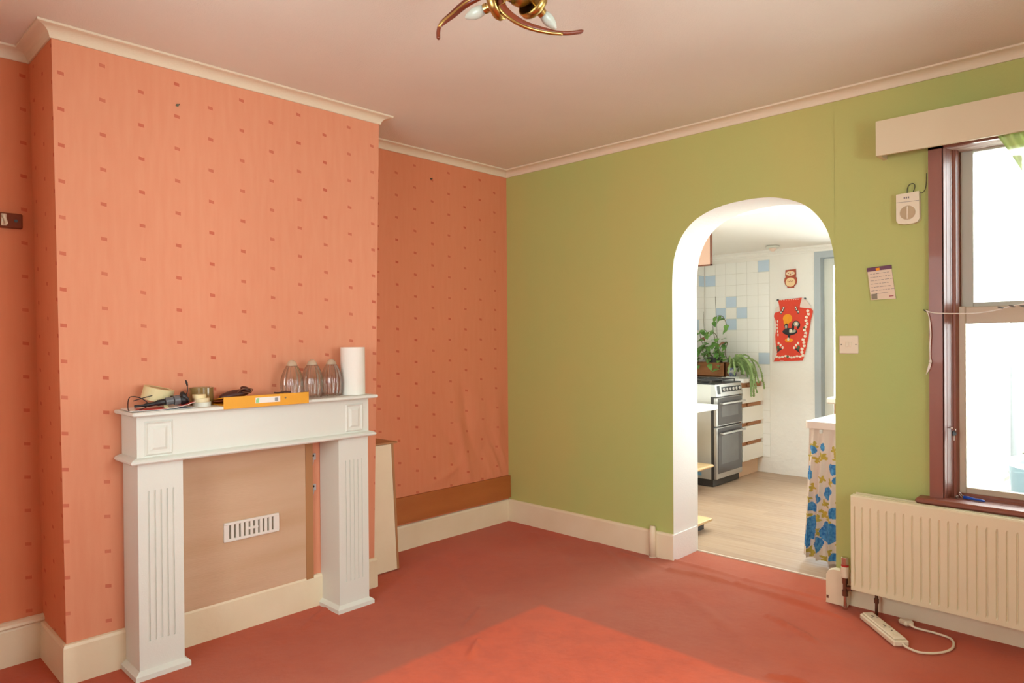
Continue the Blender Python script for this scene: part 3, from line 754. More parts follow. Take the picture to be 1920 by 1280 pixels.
# ------------------------------------------------------------------ ceiling light, centre (2,-2)
LC = Vector((2.0, -2.0, 0)); LR = Vector((.723, .691, 0)); LF = Vector((-.691, .723, 0))
def L(a, bb_, z): return LC+LR*a+LF*bb_+Vector((0, 0, z))
cl = empty('ceiling_light', (2.0, -2.0, H), 'brass ceiling light with brown curved arms and bare candle bulbs', 'ceiling light')
b = MB(); b.lathe([(.0, 0), (.065, 0), (.062, -.012), (.04, -.022), (.012, -.03), (.010, -.14), (.022, -.15), (.032, -.17), (.026, -.195), (.010, -.205), (.0, -.207)], (2.0, -2.0, H), n=28); b.build('ceiling_rose', m_brass, cl)
def flatarm(pts, wd, name_parent, inlay_off, m1=m_woodarm):
    P = catmull(pts, 8); n = len(P); b = MB(); bi_ = MB()
    vs = []; vi = []
    for i, p in enumerate(P):
        t = (P[min(i+1, n-1)]-P[max(i-1, 0)]).normalized(); side = LF if abs(t.dot(LF)) < .8 else LR
        side = (side-t*side.dot(t)).normalized(); nn = t.cross(side).normalized()
        s = i/(n-1); ww = wd*(.45+.55*math.sin(PI*min(1, s*1.1+.12))**.7); th = .006
        if i == n-1: ww *= .6
        for k in range(10):
            a = 2*PI*k/10; vs.append(p+nn*ww*math.cos(a)+side*th*math.sin(a)*1.3)
        if s < .84:
            nd = nn if nn.z < 0 or (abs(nn.z) < .3 and nn.dot(LR) > 0) else -nn
            q = p+nd*ww*inlay_off-LF*.004
            for k in range(6):
                a = 2*PI*k/6; vi.append(q+side*.006*math.cos(a)+nn*.0045*math.sin(a))
    k10 = lambda N, c_: [(i*c_+k, i*c_+(k+1) % c_, (i+1)*c_+(k+1) % c_, (i+1)*c_+k) for i in range(N-1) for k in range(c_)]+[tuple(range(c_-1, -1, -1)), tuple(range((N-1)*c_, N*c_))]
    b.add(vs, k10(n, 10), 0, True); o = b.build('curved_arm', m1, name_parent)
    bi_.add(vi, k10(len(vi)//6, 6), 0, True); bi_.build('brass_inlay', m_brass, o)
flatarm([L(.02, 0, 2.255), L(-.045, -.02, 2.262), L(-.055, -.03, 2.232), L(-.035, -.03, 2.203), L(.01, -.02, 2.178), L(.07, .0, 2.168), L(.13, .02, 2.168), L(.185, .04, 2.182)], .0125, cl, .75)
flatarm([L(-.02, .03, 2.272), L(-.08, .07, 2.315), L(-.15, .10, 2.305), L(-.205, .11, 2.268), L(-.245, .115, 2.235), L(-.250, .115, 2.196)], .0135, cl, .0)
flatarm([L(.02, .02, 2.262), L(.06, .05, 2.290), L(.12, .04, 2.33), L(.17, -.02, 2.32), L(.19, -.08, 2.29)], .012, cl, .3)
def cup(c_, axis):
    ax_ = Vector(axis).normalized(); c_ = Vector(c_)
    b = MB(); b.lathe([(.0, .0), (.012, .0), (.040, .004), (.047, .012), (.048, .030), (.044, .031), (.043, .014), (.03, .008), (.0, .007)], c_, ax_, 32); o = b.build('lamp_cup', m_brass, cl)
    b = MB(); b.cyl(c_-ax_*.012, .012, .020, ax_, 20); b.cyl(c_-ax_*.022, .0145, .010, ax_, 20); b.build('bulb_holder', m_brass, cl)
    q = c_-ax_*.022
    b = MB(); b.lathe([(.0, 0), (.012, .0), (.0145, .008), (.0175, .022), (.0165, .036), (.011, .052), (.005, .063), (.0, .066)], q, -ax_, 24); b.build('candle_bulb', m_frost, cl)
    for k in range(4):
        a = k*PI/2+.4; s_ = ax_.orthogonal().normalized(); t_ = ax_.cross(s_)
    b = MB(); b.tube(catmull([c_+ax_*.008, c_+ax_*.04, (c_+ax_*.05+L(0, 0, 2.26))/2, L(0, 0, 2.262)], 6), .004, 8); b.build('lamp_stem', m_brass, cl)
cup(L(-.084, .0, 2.240), LR-LF*.45+Vector((0, 0, .22)))
cup(L(.052, .015, 2.240), LR*-.75-LF*.75+Vector((0, 0, .45)))
cup(L(-.02, -.12, 2.30), (.3, .9, .1))

# ------------------------------------------------------------------ things on the orange left wall
hk = empty('hook_rail', (.035, -2.95, 1.755), 'dark brown wooden rail with a white hook at the left edge', 'hook rail')
b = MB(); b.box(.030, .048, -3.12, -2.829, 1.727, 1.787, bev=.004); b.build('rail', mat('rail_wood', (122, 62, 38), .7, spec=.2), hk)
b = MB(); b.tube(catmull([(.048, -2.893, 1.775), (.058, -2.893, 1.772), (.056, -2.888, 1.758), (.066, -2.886, 1.744), (.078, -2.888, 1.742)], 5), .006, 8); b.box(.047, .051, -2.900, -2.882, 1.735, 1.782, bev=.002); b.build('hook', m_cream, hk)
b = MB(); b.cyl((.048, -2.852, 1.757), .006, .002, (1, 0, 0), 12); b.build('screw', m_black, hk)

for (x, y, z, lab) in ((.3735, -2.354, 2.258, 'small dark nail high on the chimney breast'), (.001, -.683, 2.285, 'small dark nail high in the right alcove')):
    b = MB(); b.cyl((x, y, z), .005, .008, (1, 0, -.3), 10); b.tube([(x, y, z), (x+.006, y+.010, z+.004)], .003, 6); tag(b.build('nail', m_wire), lab, 'nail')
# ------------------------------------------------------------------ window
wn = empty('window_1', (3.28, .1, WZ0), kind='structure')
b = MB()
b.box(2.598, 2.654, -.022, -.001, .565, 2.10); b.box(3.90, 3.96, -.022, -.001, .565, 2.10); b.box(2.598, 3.96, -.022, -.001, 2.085, 2.15)
b.build('casing', m_mahog, wn)
# stepped and beaded jamb lining (left), mirrored to the right
prof = [(2.650, -.022), (2.656, -.022), (2.661, -.003), (2.657, -.001), (2.662, .001), (2.670, .030), (2.667, .032), (2.671, .034), (2.676, .052), (2.683, .053), (2.686, .056), (2.691, .076), (2.692, .080), (2.655, .085), (2.650, .085)]
b = MB()
def vprism(pts, z0, z1): 
    n = len(pts); b.add([(x, y, z0) for x, y in pts]+[(x, y, z1) for x, y in pts], [tuple(range(n))[::-1], tuple(range(n, 2*n))]+[(i, (i+1) % n, n+(i+1) % n, n+i) for i in range(n)])
vprism(prof, .560, 2.10); vprism([(2*3.2775-x, y) for x, y in prof], .560, 2.10)
b.box(2.655, 2.690, .085, .16, .55, 2.10); b.box(3.865, 3.9, .085, .16, .55, 2.10)
b.build('jamb_lining', m_mahog, wn)
b = MB(); b.box(2.655, 3.9, -.001, .17, 2.086, 2.102); b.build('head_lining', m_soffit, wn)
# lower sash (inner) and upper sash (outer)
b = MB(); y0, y1 = .078, .112
b.box(2.690, 2.716, y0, y1, .556, 1.40, bev=.003); b.box(3.839, 3.865, y0, y1, .556, 1.40); b.box(2.716, 3.839, y0, y1, .556, .607, bev=.003); b.box(2.716, 3.839, y0, y1, 1.325, 1.398, bev=.003)
b.build('lower_sash', m_sash, wn)
b = MB(); y0, y1 = .122, .156
b.box(2.690, 2.738, y0, y1, 1.36, 2.086, bev=.003); b.box(3.817, 3.865, y0, y1, 1.36, 2.086); b.box(2.738, 3.817, y0, y1, 1.365, 1.418, bev=.003); b.box(2.738, 3.817, y0, y1, 2.078, 2.086)
b.build('upper_sash', mat('sash_weathered', (190, 184, 172), .5), wn)
b = MB(); b.box(2.714, 3.841, .095, .098, .605, 1.327); b.build('lower_pane', m_glass, wn)
b = MB(); b.box(2.736, 3.819, .138, .141, 1.416, 2.08); b.build('upper_pane', m_glass, wn)
b = MB()
b.box(2.553, 4.0, -.080, .0, .541, .566, bev=.008); b.box(2.656, 3.9, -.001, .040, .545, .5655); b.box(2.656, 3.9, .04, .17, .53, .552)
b.box(2.68, 3.88, .046, .060, .55, .572, bev=.003); b.box(2.69, 3.88, .060, .077, .55, .584, bev=.003)
b.box(2.60, 3.95, -.03, -.001, .50, .541, bev=.004)
b.build('sill', m_mahog, wn)
b = MB(); b.box(2.655, 3.9, .17, .34, .50, .545); b.build('outer_sill', m_ext, wn)
lk = empty('window_key', (2.678, .0, .85), 'dark round key hanging in the lock on the window jamb', 'key')
b = MB(); b.box(2.672, 2.680, .012, .028, .868, .874); b.tube([(2.676, .02, .872), (2.690, .014, .866), (2.688, .014, .852)], .0022, 6); b.build('lock_pin', m_chrome, lk)
b = MB(); b.cyl((2.682, .012, .848), .0125, .005, (1, -.5, 0), 20, bev=.001); b.build('key_head', m_black, lk)
b = MB(); b.box(2.684, 2.687, .006, .013, .818, .840); b.build('key_blade', m_chrome, lk)

# blue pen-like tool on the sill
tl = empty('blue_tool', (2.74, .02, .567), 'small blue plastic handled tool with wire loop on the window sill', 'tool')
b = MB(); b.tube([(2.715, .028, .573), (2.735, .025, .573), (2.760, .018, .572), (2.785, .010, .572), (2.795, .006, .572)], [.0065, .0065, .0045, .005, .0035], 10); b.build('handle', m_bluep, tl)
b = MB(); b.tube(catmull([(2.715, .028, .576), (2.704, .034, .586), (2.698, .034, .590), (2.698, .030, .586), (2.708, .026, .574)], 4), .0015, 6); b.build('wire_loop', m_chrome, tl)
b = MB(); ellipsoid(b, (2.692, .018, .5735), .007, .007, .007, Matrix.Identity(3)); tag(b.build('metal_ball', mat('tarnished', (150, 132, 120), .3, metal=.6)), 'small tarnished metal ball on the sill left of the blue tool', 'ball')

# pelmet
pe = empty('pelmet', (3.2, -.06, 2.08), 'plain cream box pelmet fixed over the sash window', 'pelmet')
b = MB(); b.add([(2.413, -.112, 2.078), (4.05, -.112, 2.078), (4.05, -.112, 2.232), (2.413, -.112, 2.232), (2.413, -.096, 2.078), (4.05, -.096, 2.078), (4.05, -.096, 2.232), (2.413, -.096, 2.232)],
     [(0, 1, 2, 3), (4, 5, 6, 7), (0, 1, 5, 4), (1, 2, 6, 5), (2, 3, 7, 6), (3, 0, 4, 7)]); b.build('front_board', m_pelmet, pe)
b = MB(); b.box(2.413, 2.430, -.096, -.001, 2.078, 2.230); b.build('end_return', m_pelmet, pe)
b = MB(); b.box(2.43, 4.05, -.096, -.001, 2.214, 2.230); b.build('top_board', m_pelmet, pe)
# sheer curtain
cu = MB(); nu, nv = 90, 60; vs = []
for j in range(nv+1):
    t = j/nv
    for i in range(nu+1):
        s = i/nu
        if t < .62:
            q = t/.62; xl = lerp(2.820, 3.16, q**.85); xr = lerp(3.42, 3.24, q); z = lerp(2.135, 1.40, q)-.05*math.sin(PI*s)*(q*(1-q)*2)
            am = lerp(.016, .006, q)
        else:
            q = (t-.62)/.38; xl = lerp(3.16, 3.10, q**.6); xr = lerp(3.24, 3.32, q**.6); z = lerp(1.40, .62, q); am = lerp(.006, .014, q)
        vs.append((lerp(xl, xr, s), -.052+am*math.sin(s*2*PI*9+2*math.sin(t*3))+.004*math.sin(s*31), z))
cu.add(vs, [(j*(nu+1)+i, j*(nu+1)+i+1, (j+1)*(nu+1)+i+1, (j+1)*(nu+1)+i) for j in range(nv) for i in range(nu)], 0, True)
tag(cu.build('sheer_curtain', m_sheer, nofix=True), 'pale green sheer curtain drawn aside under the pelmet', 'curtain')
# cord
cd = empty('curtain_cord', (2.588, -.03, 1.38), 'white cord tied from a hook across the window with a loose tail', 'cord')
b = MB(); b.tube(catmull([(2.588, -.026, 1.383), (2.62, -.035, 1.372), (2.70, -.045, 1.366), (2.78, -.05, 1.366), (2.84, -.052, 1.374), (2.90, -.054, 1.390), (2.98, -.06, 1.40), (3.18, -.07, 1.40)], 6), .0024, 8); b.build('span', m_cord, cd)
b = MB(); b.tube(catmull([(2.592, -.028, 1.382), (2.602, -.034, 1.35), (2.607, -.034, 1.28), (2.604, -.034, 1.22), (2.605, -.034, 1.165)], 6), [.0018]*8+[.0032]*12+[.002]*5, 8)
ellipsoid(b, (2.606, -.034, 1.160), .006, .006, .009, Matrix.Identity(3)); b.add([(2.602, -.034, 1.162), (2.611, -.034, 1.158), (2.604, -.034, 1.128), (2.588, -.034, 1.100), (2.602, -.031, 1.162), (2.611, -.031, 1.158), (2.604, -.031, 1.128), (2.588, -.031, 1.100)],
     [(0, 1, 2, 3), (4, 5, 6, 7), (0, 1, 5, 4), (1, 2, 6, 5), (2, 3, 7, 6), (3, 0, 4, 7)]); b.build('tail', m_cord, cd)
b = MB(); b.tube(catmull([(2.575, -.001, 1.388), (2.578, -.02, 1.386), (2.588, -.026, 1.380), (2.592, -.022, 1.388)], 4), .0022, 6); b.build('hook', m_wire, cd)
b = MB()
for q in ((2.862, 1.386), (2.90, 1.391), (2.935, 1.390), (2.955, 1.388)): ellipsoid(b, (q[0], -.053, q[1]), .012, .005, .0045, Matrix.Rotation(.3, 3, 'Y'))
b.build('knot', mat('knot_grey', (120, 122, 112), .6), cd)

# ------------------------------------------------------------------ things on the green wall
lsw = empty('light_switch', (2.262, -.003, 1.233), 'cream double light switch on the green wall right of the arch', 'switch')
b = MB(); b.box(2.219, 2.304, -.009, -.001, 1.190, 1.276, bev=.003); b.build('switch_plate', m_cream, lsw)
for x in (2.249, 2.262):
    b = MB(); b.box(x, x+.0125, -.0125, -.008, 1.222, 1.246, bev=.0015); b.build('rocker', m_cream, lsw)
for x in (2.229, 2.294):
    b = MB(); b.cyl((x, -.009, 1.234), .003, .0012, (0, -1, 0), 10); b.build('screw', m_darkslot, lsw)
ch = empty('door_chime', (2.519, -.02, 1.77), 'cream door chime box with round grille and wire loop beside the window', 'door chime')
b = MB(); pts = [(2.473, 1.790), (2.480, 1.778), (2.505, 1.772), (2.540, 1.772), (2.558, 1.778), (2.566, 1.792), (2.564, 1.912), (2.473, 1.908)]
b.prism(pts, lambda u, v, d: (u, -d, v), .030); b.build('case', m_cream, ch)
b = MB(); b.cyl((2.519, -.030, 1.822), .031, .0015, (0, -1, 0), 28); b.build('speaker_grille', mat('grille_tan', (186, 164, 128), .6), ch)
b = MB(); b.box(2.5165, 2.5215, -.035, -.0312, 1.794, 1.850); b.build('divider_bar', m_cream, ch)
b = MB(); b.box(2.474, 2.564, -.0305, -.030, 1.870, 1.8715); 
for k in range(3): b.box(2.504+.008*k, 2.509+.008*k, -.0306, -.030, 1.885, 1.893)
b.build('badge', m_ink, ch)
b = MB(); b.tube(catmull([(2.513, -.012, 1.908), (2.514, -.010, 1.935), (2.522, -.008, 1.950), (2.535, -.008, 1.953), (2.543, -.009, 1.942), (2.540, -.010, 1.925), (2.536, -.012, 1.911)], 5), .0018, 6)
b.tube(catmull([(2.563, -.012, 1.906), (2.575, -.008, 1.908), (2.584, -.006, 1.925), (2.587, -.005, 1.955), (2.588, -.005, 1.99)], 5), .0014, 6); b.build('bell_wire', m_wire, ch)
npd = empty('notepad', (2.405, -.003, 1.44), 'pinned paper notepad with dark purple header on the green wall', 'notepad')
TN = Matrix.Translation(Vector((2.405, -.001, 1.516))) @ Matrix.Rotation(-.075, 4, 'Y')
b = MB(); b.add([TN @ Vector(p) for p in [(-.050, -.002, -.072), (.054, -.004, -.078), (.046, -.001, .066), (-.055, -.001, .066), (-.050, -.007, -.072), (.054, -.009, -.078), (.046, -.006, .066), (-.055, -.006, .066)]],
     [(0, 1, 2, 3), (4, 5, 6, 7), (0, 1, 5, 4), (1, 2, 6, 5), (2, 3, 7, 6), (3, 0, 4, 7)]); b.build('page', mat('pad_page', (226, 206, 180), .7), npd)
b = MB(); b.box(-.056, .047, -.009, -.0, .060, .078, mat=TN); b.build('header', m_purple, npd)
b = MB(); b.box(-.018, -.002, -.011, -.009, .060, .072, mat=TN); b.build('yellow_tab', m_ty, npd)
b = MB()
for k in range(6):
    x = -.045
    while x < .030+.006*(k % 3):
        l_ = random.uniform(.006, .018); b.box(x, x+l_, -.0088, -.0078, .046-.0155*k, .0475-.0155*k, mat=TN); x += l_+.004
b.box(-.028, .025, -.0090, -.0078, -.046, -.0448, mat=TN)
b.build('written_lines', m_ink, npd)
b = MB(); b.box(-.046, -.022, -.0100, -.0085, -.070, -.046, mat=TN); b.build('small_drawing', mat('drawing_grey', (124, 118, 100), .7, c2=(150, 138, 116), nscale=60, amt=.6), npd)
b = MB(); b.box(.028, .046, -.0105, -.009, -.066, -.061, mat=TN); b.build('red_print', mat('print_red', (168, 96, 92), .7), npd)

# ------------------------------------------------------------------ radiator
ra = empty('radiator', (3.0, -.08, .1), 'cream ribbed double panel radiator under the sash window', 'radiator')
RX0, RX1 = 2.302, 3.78
def radz(x, z): return z-.018*(x-2.3)/.64*.35
def panel(yf, yb, x0, x1, flip=False):
    b = MB(); prof = []
    n = int(round((x1-x0-.03)/.0335)); st = (x1-x0-.03)/n
    xs_ = [(x0, 0)]; x = x0+.015; xs_.append((x-.002, 0))
    for k in range(n):
        xs_ += [(x+.001, .004), (x+st*.12, -.0), (x+st*.88, -.0), (x+st-.001, .004)]
        x += st
    xs_ += [(x+.002, 0), (x1, 0)]
    zz = [(.111, 0, .0), (.128, 0, 0), (.140, 0, 1), (.486, 0, 1), (.498, 0, 0), (.538, 0, 0), (.545, .004, 0)]
    nn = len(xs_); vs = []
    s = 1 if yf < yb else -1
    for z, dy, k in zz:
        for x, d in xs_: vs.append((x, yf+s*(dy+d*k*1.5), radz(x, z)))
    fs = [(j*nn+i, j*nn+i+1, (j+1)*nn+i+1, (j+1)*nn+i) for j in range(len(zz)-1) for i in range(nn-1)]
    b.add(vs, fs)
    top = [(x, y, radz(x, .545)) for x in (x0, x1) for y in (yf+s*.004, yb)]; b.quad(top[0], top[1], top[3], top[2])
    bot = [(x, y, radz(x, .111)) for x in (x0, x1) for y in (yf, yb)]; b.quad(bot[0], bot[1], bot[3], bot[2])
    b.quad((x0, yf, radz(x0, .111)), (x0, yb, radz(x0, .111)), (x0, yb, radz(x0, .545)), (x0, yf, radz(x0, .545))); b.quad((x1, yf, radz(x1, .111)), (x1, yb, radz(x1, .111)), (x1, yb, radz(x1, .545)), (x1, yf, radz(x1, .545)))
    b.quad((x0, yb, radz(x0, .111)), (x1, yb, radz(x1, .111)), (x1, yb, radz(x1, .545)), (x0, yb, radz(x0, .545)))
    return b
panel(-.122, -.104, RX0, RX1).build('front_panel', m_rad, ra)
panel(-.034, -.052, RX0, RX1).build('rear_panel', m_rad, ra)
b = MB()
def rbar(y0, y1, z0, z1, x0=RX0+.004, x1=RX1-.004):
    b.add([(x, y, radz(x, z)) for x in (x0, x1) for y in (y0, y1) for z in (z0, z1)], [(0, 1, 3, 2), (4, 6, 7, 5), (0, 4, 5, 1), (2, 3, 7, 6), (0, 2, 6, 4), (1, 5, 7, 3)])
rbar(-.104, -.096, .530, .548); rbar(-.060, -.052, .530, .548); rbar(-.084, -.072, .520, .540)
for k in range(40):
    x = RX0+.02+k*.0365
    b.add([(xx, y, radz(xx, z)) for xx in (x, x+.010) for y in (-.097, -.059) for z in (.515, .538)], [(0, 1, 3, 2), (4, 6, 7, 5), (0, 4, 5, 1), (2, 3, 7, 6), (0, 2, 6, 4), (1, 5, 7, 3)])
b.build('top_grille', m_rad, ra)
b = MB(); b.box(RX0+.001, RX0+.006, -.104, -.052, .15, .51); b.build('side_cheek', m_rad, ra)
vl = empty('radiator_valve', (2.262, -.08, 0), 'chrome and cream radiator valve with red ring left of the radiator', 'valve')
b = MB(); b.cyl((2.262, -.078, .205), .0155, .036, n=24, bev=.002); b.build('cap', m_chrome, vl)
b = MB(); b.cyl((2.262, -.078, .198), .0165, .008, n=24); b.build('red_ring', m_red, vl)
b = MB(); b.cyl((2.262, -.078, .145), .0175, .053, n=24, bev=.003); b.build('valve_head', m_cream, vl)
b = MB(); b.cyl((2.262, -.078, .118), .014, .028, n=6); b.cyl((2.262, -.078, .085), .0095, .035, n=16); b.cyl((2.262, -.078, .06), .014, .026, n=6); b.tube([(2.262, -.078, .10), (2.285, -.078, .10), (2.31, -.078, .118)], [.008, .008, .008], 10); b.cyl((2.275, -.078, .10), .013, .016, (1, 0, 0), 6); b.build('valve_body', m_copper, vl)
b = MB(); b.cyl((2.262, -.078, -.004), .0075, .07, n=14); b.cyl((2.262, -.078, -.002), .012, .012, n=14); b.build('tail_pipe', m_chrome, vl)
b = MB(); b.tube([(2.396, -.075, .105), (2.396, -.075, .05), (2.398, -.085, -.004)], .0065, 10); b.cyl((2.396, -.075, .06), .010, .02, n=10)
tag(b.build('drain_pipe_stub', m_copper), 'thin dark pipe dropping from the radiator underside to the carpet', 'pipe')
wb = MB(); pts = [(2.166, 0), (2.168, .012), (2.168, .135), (2.178, .155), (2.20, .163), (2.262, .165), (2.262, 0)]
wb.prism([(u, v) for u, v in pts], lambda u, v, d: (u, -.012-d, v), .042)
wbo = empty('corner_block', (2.21, -.03, 0), 'cream rounded block at the foot of the arch beside the valve', 'block'); wb.build('block', m_skirt, wbo)
b = MB(); b.box(2.170, 2.180, -.0555, -.054, .022, .036); b.build('brown_stain', m_brown, wbo)

# extension lead
ex = empty('extension_lead', (2.47, -.22, 0), 'cream two gang extension lead with plug lying on the carpet', 'extension lead')
A, B_ = Vector((2.372, -.135, 0)), Vector((2.566, -.345, 0)); dirv = (B_-A).normalized(); ang = math.atan2(dirv.y, dirv.x); Lx = (B_-A).length
TE = Matrix.Translation(A) @ Matrix.Rotation(ang, 4, 'Z')
b = MB(); b.box(0, Lx, -.032, .032, .001, .026, mat=TE, bev=.005); b.box(.008, Lx-.008, -.025, .025, .025, .034, mat=TE, bev=.005); b.build('case', m_cream, ex)
for x0 in (.045, .145):
    b = MB(); b.box(x0, x0+.018, -.004, .004, .0335, .0346, mat=TE); b.box(x0+.024, x0+.030, -.016, -.008, .0335, .0346, mat=TE); b.box(x0+.024, x0+.030, .008, .016, .0335, .0346, mat=TE); b.build('socket_slots', m_darkslot, ex)
b = MB(); b.box(Lx-.052, Lx-.038, -.010, .006, .0335, .038, mat=TE, bev=.001); b.build('rocker', m_cream, ex)
b = MB(); b.cyl(TE @ Vector((Lx-.082, .004, .0335)), .004, .002, n=10); b.build('indicator', m_darkslot, ex)
b = MB(); b.tube(catmull([TE @ Vector((Lx-.004, .006, .014)), TE @ Vector((Lx+.02, .01, .009)), (2.640, -.362, .007), (2.700, -.305, .007), (2.722, -.225, .007), (2.700, -.140, .007), (2.640, -.118, .007), (2.575, -.130, .012), (2.548, -.130, .018)], 10), .0048, 10); b.build('cable', m_cream, ex)
TP = Matrix.Translation(Vector((2.520, -.100, .004))) @ Matrix.Rotation(-.75+PI, 4, 'Z') @ Matrix.Rotation(.12, 4, 'Y')
b = MB(); b.box(-.034, .022, -.022, .022, .0, .024, mat=TP, bev=.008); b.box(-.046, -.03, -.009, .009, .005, .018, mat=TP, bev=.003); pl = b.build('plug', m_cream, ex)
b = MB(); b.box(.022, .040, -.010, -.006, .008, .013, mat=TP); b.box(.022, .040, .006, .010, .008, .013, mat=TP); b.box(.022, .044, -.002, .002, .014, .020, mat=TP); b.build('pin', m_brass, pl)

# ------------------------------------------------------------------ kitchen shell
KB = 2.833
b = MB(); b.box(-.25, 1.078, KB, KB+.25, 0, 2.3); b.box(1.078, 2.6, KB, KB+.25, 1.995, 2.3); b.box(2.02, 2.6, KB, KB+.25, 0, 2.0); struct(b.build('wall_kitchen_back', m_kplas))
b = MB(); b.box(-.25, 0, TH, KB+.2, 0, 2.3); struct(b.build('wall_kitchen_left', m_kplas))
b = MB()
KY0, KY1, KZ0, KZ1 = .50, 1.20, .95, 1.90
b.box(2.35, 2.55, TH, KY0, 0, 2.5); b.box(2.35, 2.55, KY1, KB+.25, 0, 2.5); b.box(2.35, 2.55, KY0, KY1, 0, KZ0); b.box(2.35, 2.55, KY0, KY1, KZ1, 2.5)
struct(b.build('wall_kitchen_right', [m_ext]))
w3 = empty('added_window_3', (2.45, .85, KZ0), kind='structure')  # unseen window, added to light the kitchen
b = MB(); b.box(2.43, 2.48, KY0, KY0+.05, KZ0, KZ1); b.box(2.43, 2.48, KY1-.05, KY1, KZ0, KZ1); b.box(2.43, 2.48, KY0, KY1, KZ0, KZ0+.05); b.box(2.43, 2.48, KY0, KY1, KZ1-.05, KZ1); b.build('window_frame', m_white, w3)
b = MB(); b.box(2.452, 2.456, KY0+.05, KY1-.05, KZ0+.05, KZ1-.05); b.build('glass_pane', m_glass, w3)
# tiles
TS = .1085
def tiles(nc, nr, to3, blues, name, parent_name):
    b = MB()
    b.prism([(0, 0), (nc*TS, 0), (nc*TS, -nr*TS), (0, -nr*TS)], to3, .003, 2)
    for c_ in range(nc):
        for r_ in range(nr):
            g = .0012; u0_, u1_ = c_*TS+g, (c_+1)*TS-g; v0_, v1_ = -r_*TS-g, -(r_+1)*TS+g
            b.prism([(u0_, v0_), (u1_, v0_), (u1_, v1_), (u0_, v1_)], to3, .0035, 1 if (c_, r_) in blues else 0, off=.002)
    return struct(b.build(name, [m_tile, m_tileb, m_grout]))
tiles(6, 17, lambda u, v, d: (.668-u, KB-d, 1.990+v), {(0, 0), (5, 1), (3, 3), (2, 4), (4, 4), (3, 5), (0, 8), (1, 12)}, 'wall_kitchen_back_tiles', None)
tiles(12, 17, lambda u, v, d: (d, KB-.006-u, 1.990+v), {(0, 1), (2, 0), (1, 5), (3, 3), (4, 7)}, 'wall_kitchen_left_tiles', None)
b = MB(); b.sweep([(0, 2.022), (.010, 2.022), (.014, 2.03), (.014, 2.04), (.03, 2.055), (.036, 2.058), (.036, 2.09), (0, 2.09)], [(2.35, KB), (0, KB), (0, TH)]); struct(b.build('trim_3', m_kplas))
# back door opening with blue grey frame and glazed white door
dr = empty('door_1', (1.55, KB+.1, 0), kind='structure')
b = MB(); b.box(1.078, 1.132, KB-.012, KB+.12, 0, 1.968); b.box(1.966, 2.02, KB-.012, KB+.12, 0, 1.968); b.box(1.078, 2.02, KB-.012, KB+.12, 1.968, 2.024); b.build('door_frame', m_bluegrey, dr)
b = MB(); y0, y1 = KB+.06, KB+.105
b.box(1.135, 1.215, y0, y1, .01, 1.965, bev=.004); b.box(1.885, 1.963, y0, y1, .01, 1.965); b.box(1.215, 1.885, y0, y1, .01, .25); b.box(1.215, 1.885, y0, y1, 1.90, 1.965); b.build('door_leaf', m_white, dr)
b = MB(); b.box(1.213, 1.887, KB+.08, KB+.084, .248, 1.902); b.build('door_glass', m_glass, dr)

# ------------------------------------------------------------------ kitchen things
# cooker
ck = empty('gas_cooker', (.3, 2.15, 0), 'freestanding silver gas cooker with two dark glass oven doors', 'cooker')
cy0, cy1 = 1.905, 2.395
b = MB(); b.box(.01, .55, cy0, cy1, .062, .868); b.build('body', m_side, ck)
b = MB(); b.box(.05, .565, cy0+.003, cy1-.003, .001, .062); b.build('plinth', m_char, ck)
b = MB(); b.box(.55, .574, cy0+.002, cy1-.002, .062, .765); b.build('door_surround', m_char, ck)
b = MB(); b.add([(.55, cy0, .766), (.55, cy1, .766), (.604, cy1, .766), (.604, cy0, .766), (.55, cy0, .868), (.55, cy1, .868), (.588, cy1, .868), (.588, cy0, .868)],
     [(0, 1, 2, 3), (4, 5, 6, 7), (0, 1, 5, 4), (1, 2, 6, 5), (2, 3, 7, 6), (3, 0, 4, 7)]); cp = b.build('control_panel', m_steel, ck)
def onpanel(u, v, d=0): # u along y, v height fraction
    return (lerp(.604, .588, v)+d, cy0+u, lerp(.766, .868, v))
b = MB(); b.add([onpanel(.105, .32, .001), onpanel(.47, .32, .001), onpanel(.47, .76, .001), onpanel(.105, .76, .001)], [(0, 1, 2, 3)]); b.build('knob_strip', m_black, cp)
b = MB(); b.add([onpanel(.028, .20, .0012), onpanel(.078, .20, .0012), onpanel(.078, .88, .0012), onpanel(.028, .88, .0012)], [(0, 1, 2, 3)]); b.build('display', m_black, cp)
for k in range(6):
    b = MB(); c_ = onpanel(.140+k*.059, .54, .001); b.cyl(c_, .0135, .009, (1, 0, .15), 20, bev=.002); b.box(c_[0]+.008, c_[0]+.013, c_[1]-.002, c_[1]+.002, c_[2]-.010, c_[2]+.014, bev=.001); b.build('knob', mat('knob_silver', (222, 220, 214), .25, metal=.4), cp)
for z0, z1 in ((.514, .757), (.066, .502)):
    b = MB(); b.box(.574, .598, cy0+.004, cy1-.004, z0, z1, bev=.003); dd = b.build('oven_door', m_steel, ck)
    fr = .075 if z0 > .3 else .05
    b = MB(); b.box(.598, .6015, cy0+.034, cy1-.012, z0+(.008 if z0 > .3 else .046), z1-.006, bev=.001); b.build('door_glass', m_ovenglass, dd)
    b = MB(); b.box(.6016, .6022, cy0+.09, cy1-.085, z0+(.075 if z0 > .3 else .12), z1-.075); b.build('viewing_window', m_ovenin, dd)
    b = MB(); hz = z1-.045
    b.box(.626, .640, cy0+.045, cy1-.012, hz-.012, hz+.004, bev=.003)
    for y in (cy0+.06, cy1-.04): b.box(.60, .630, y, y+.018, hz-.010, hz+.002)
    b.build('handle', m_steel, dd)
b = MB(); b.box(.02, .590, cy0+.002, cy1-.002, .868, .877, bev=.003); hb = b.build('hob', m_hob, ck)
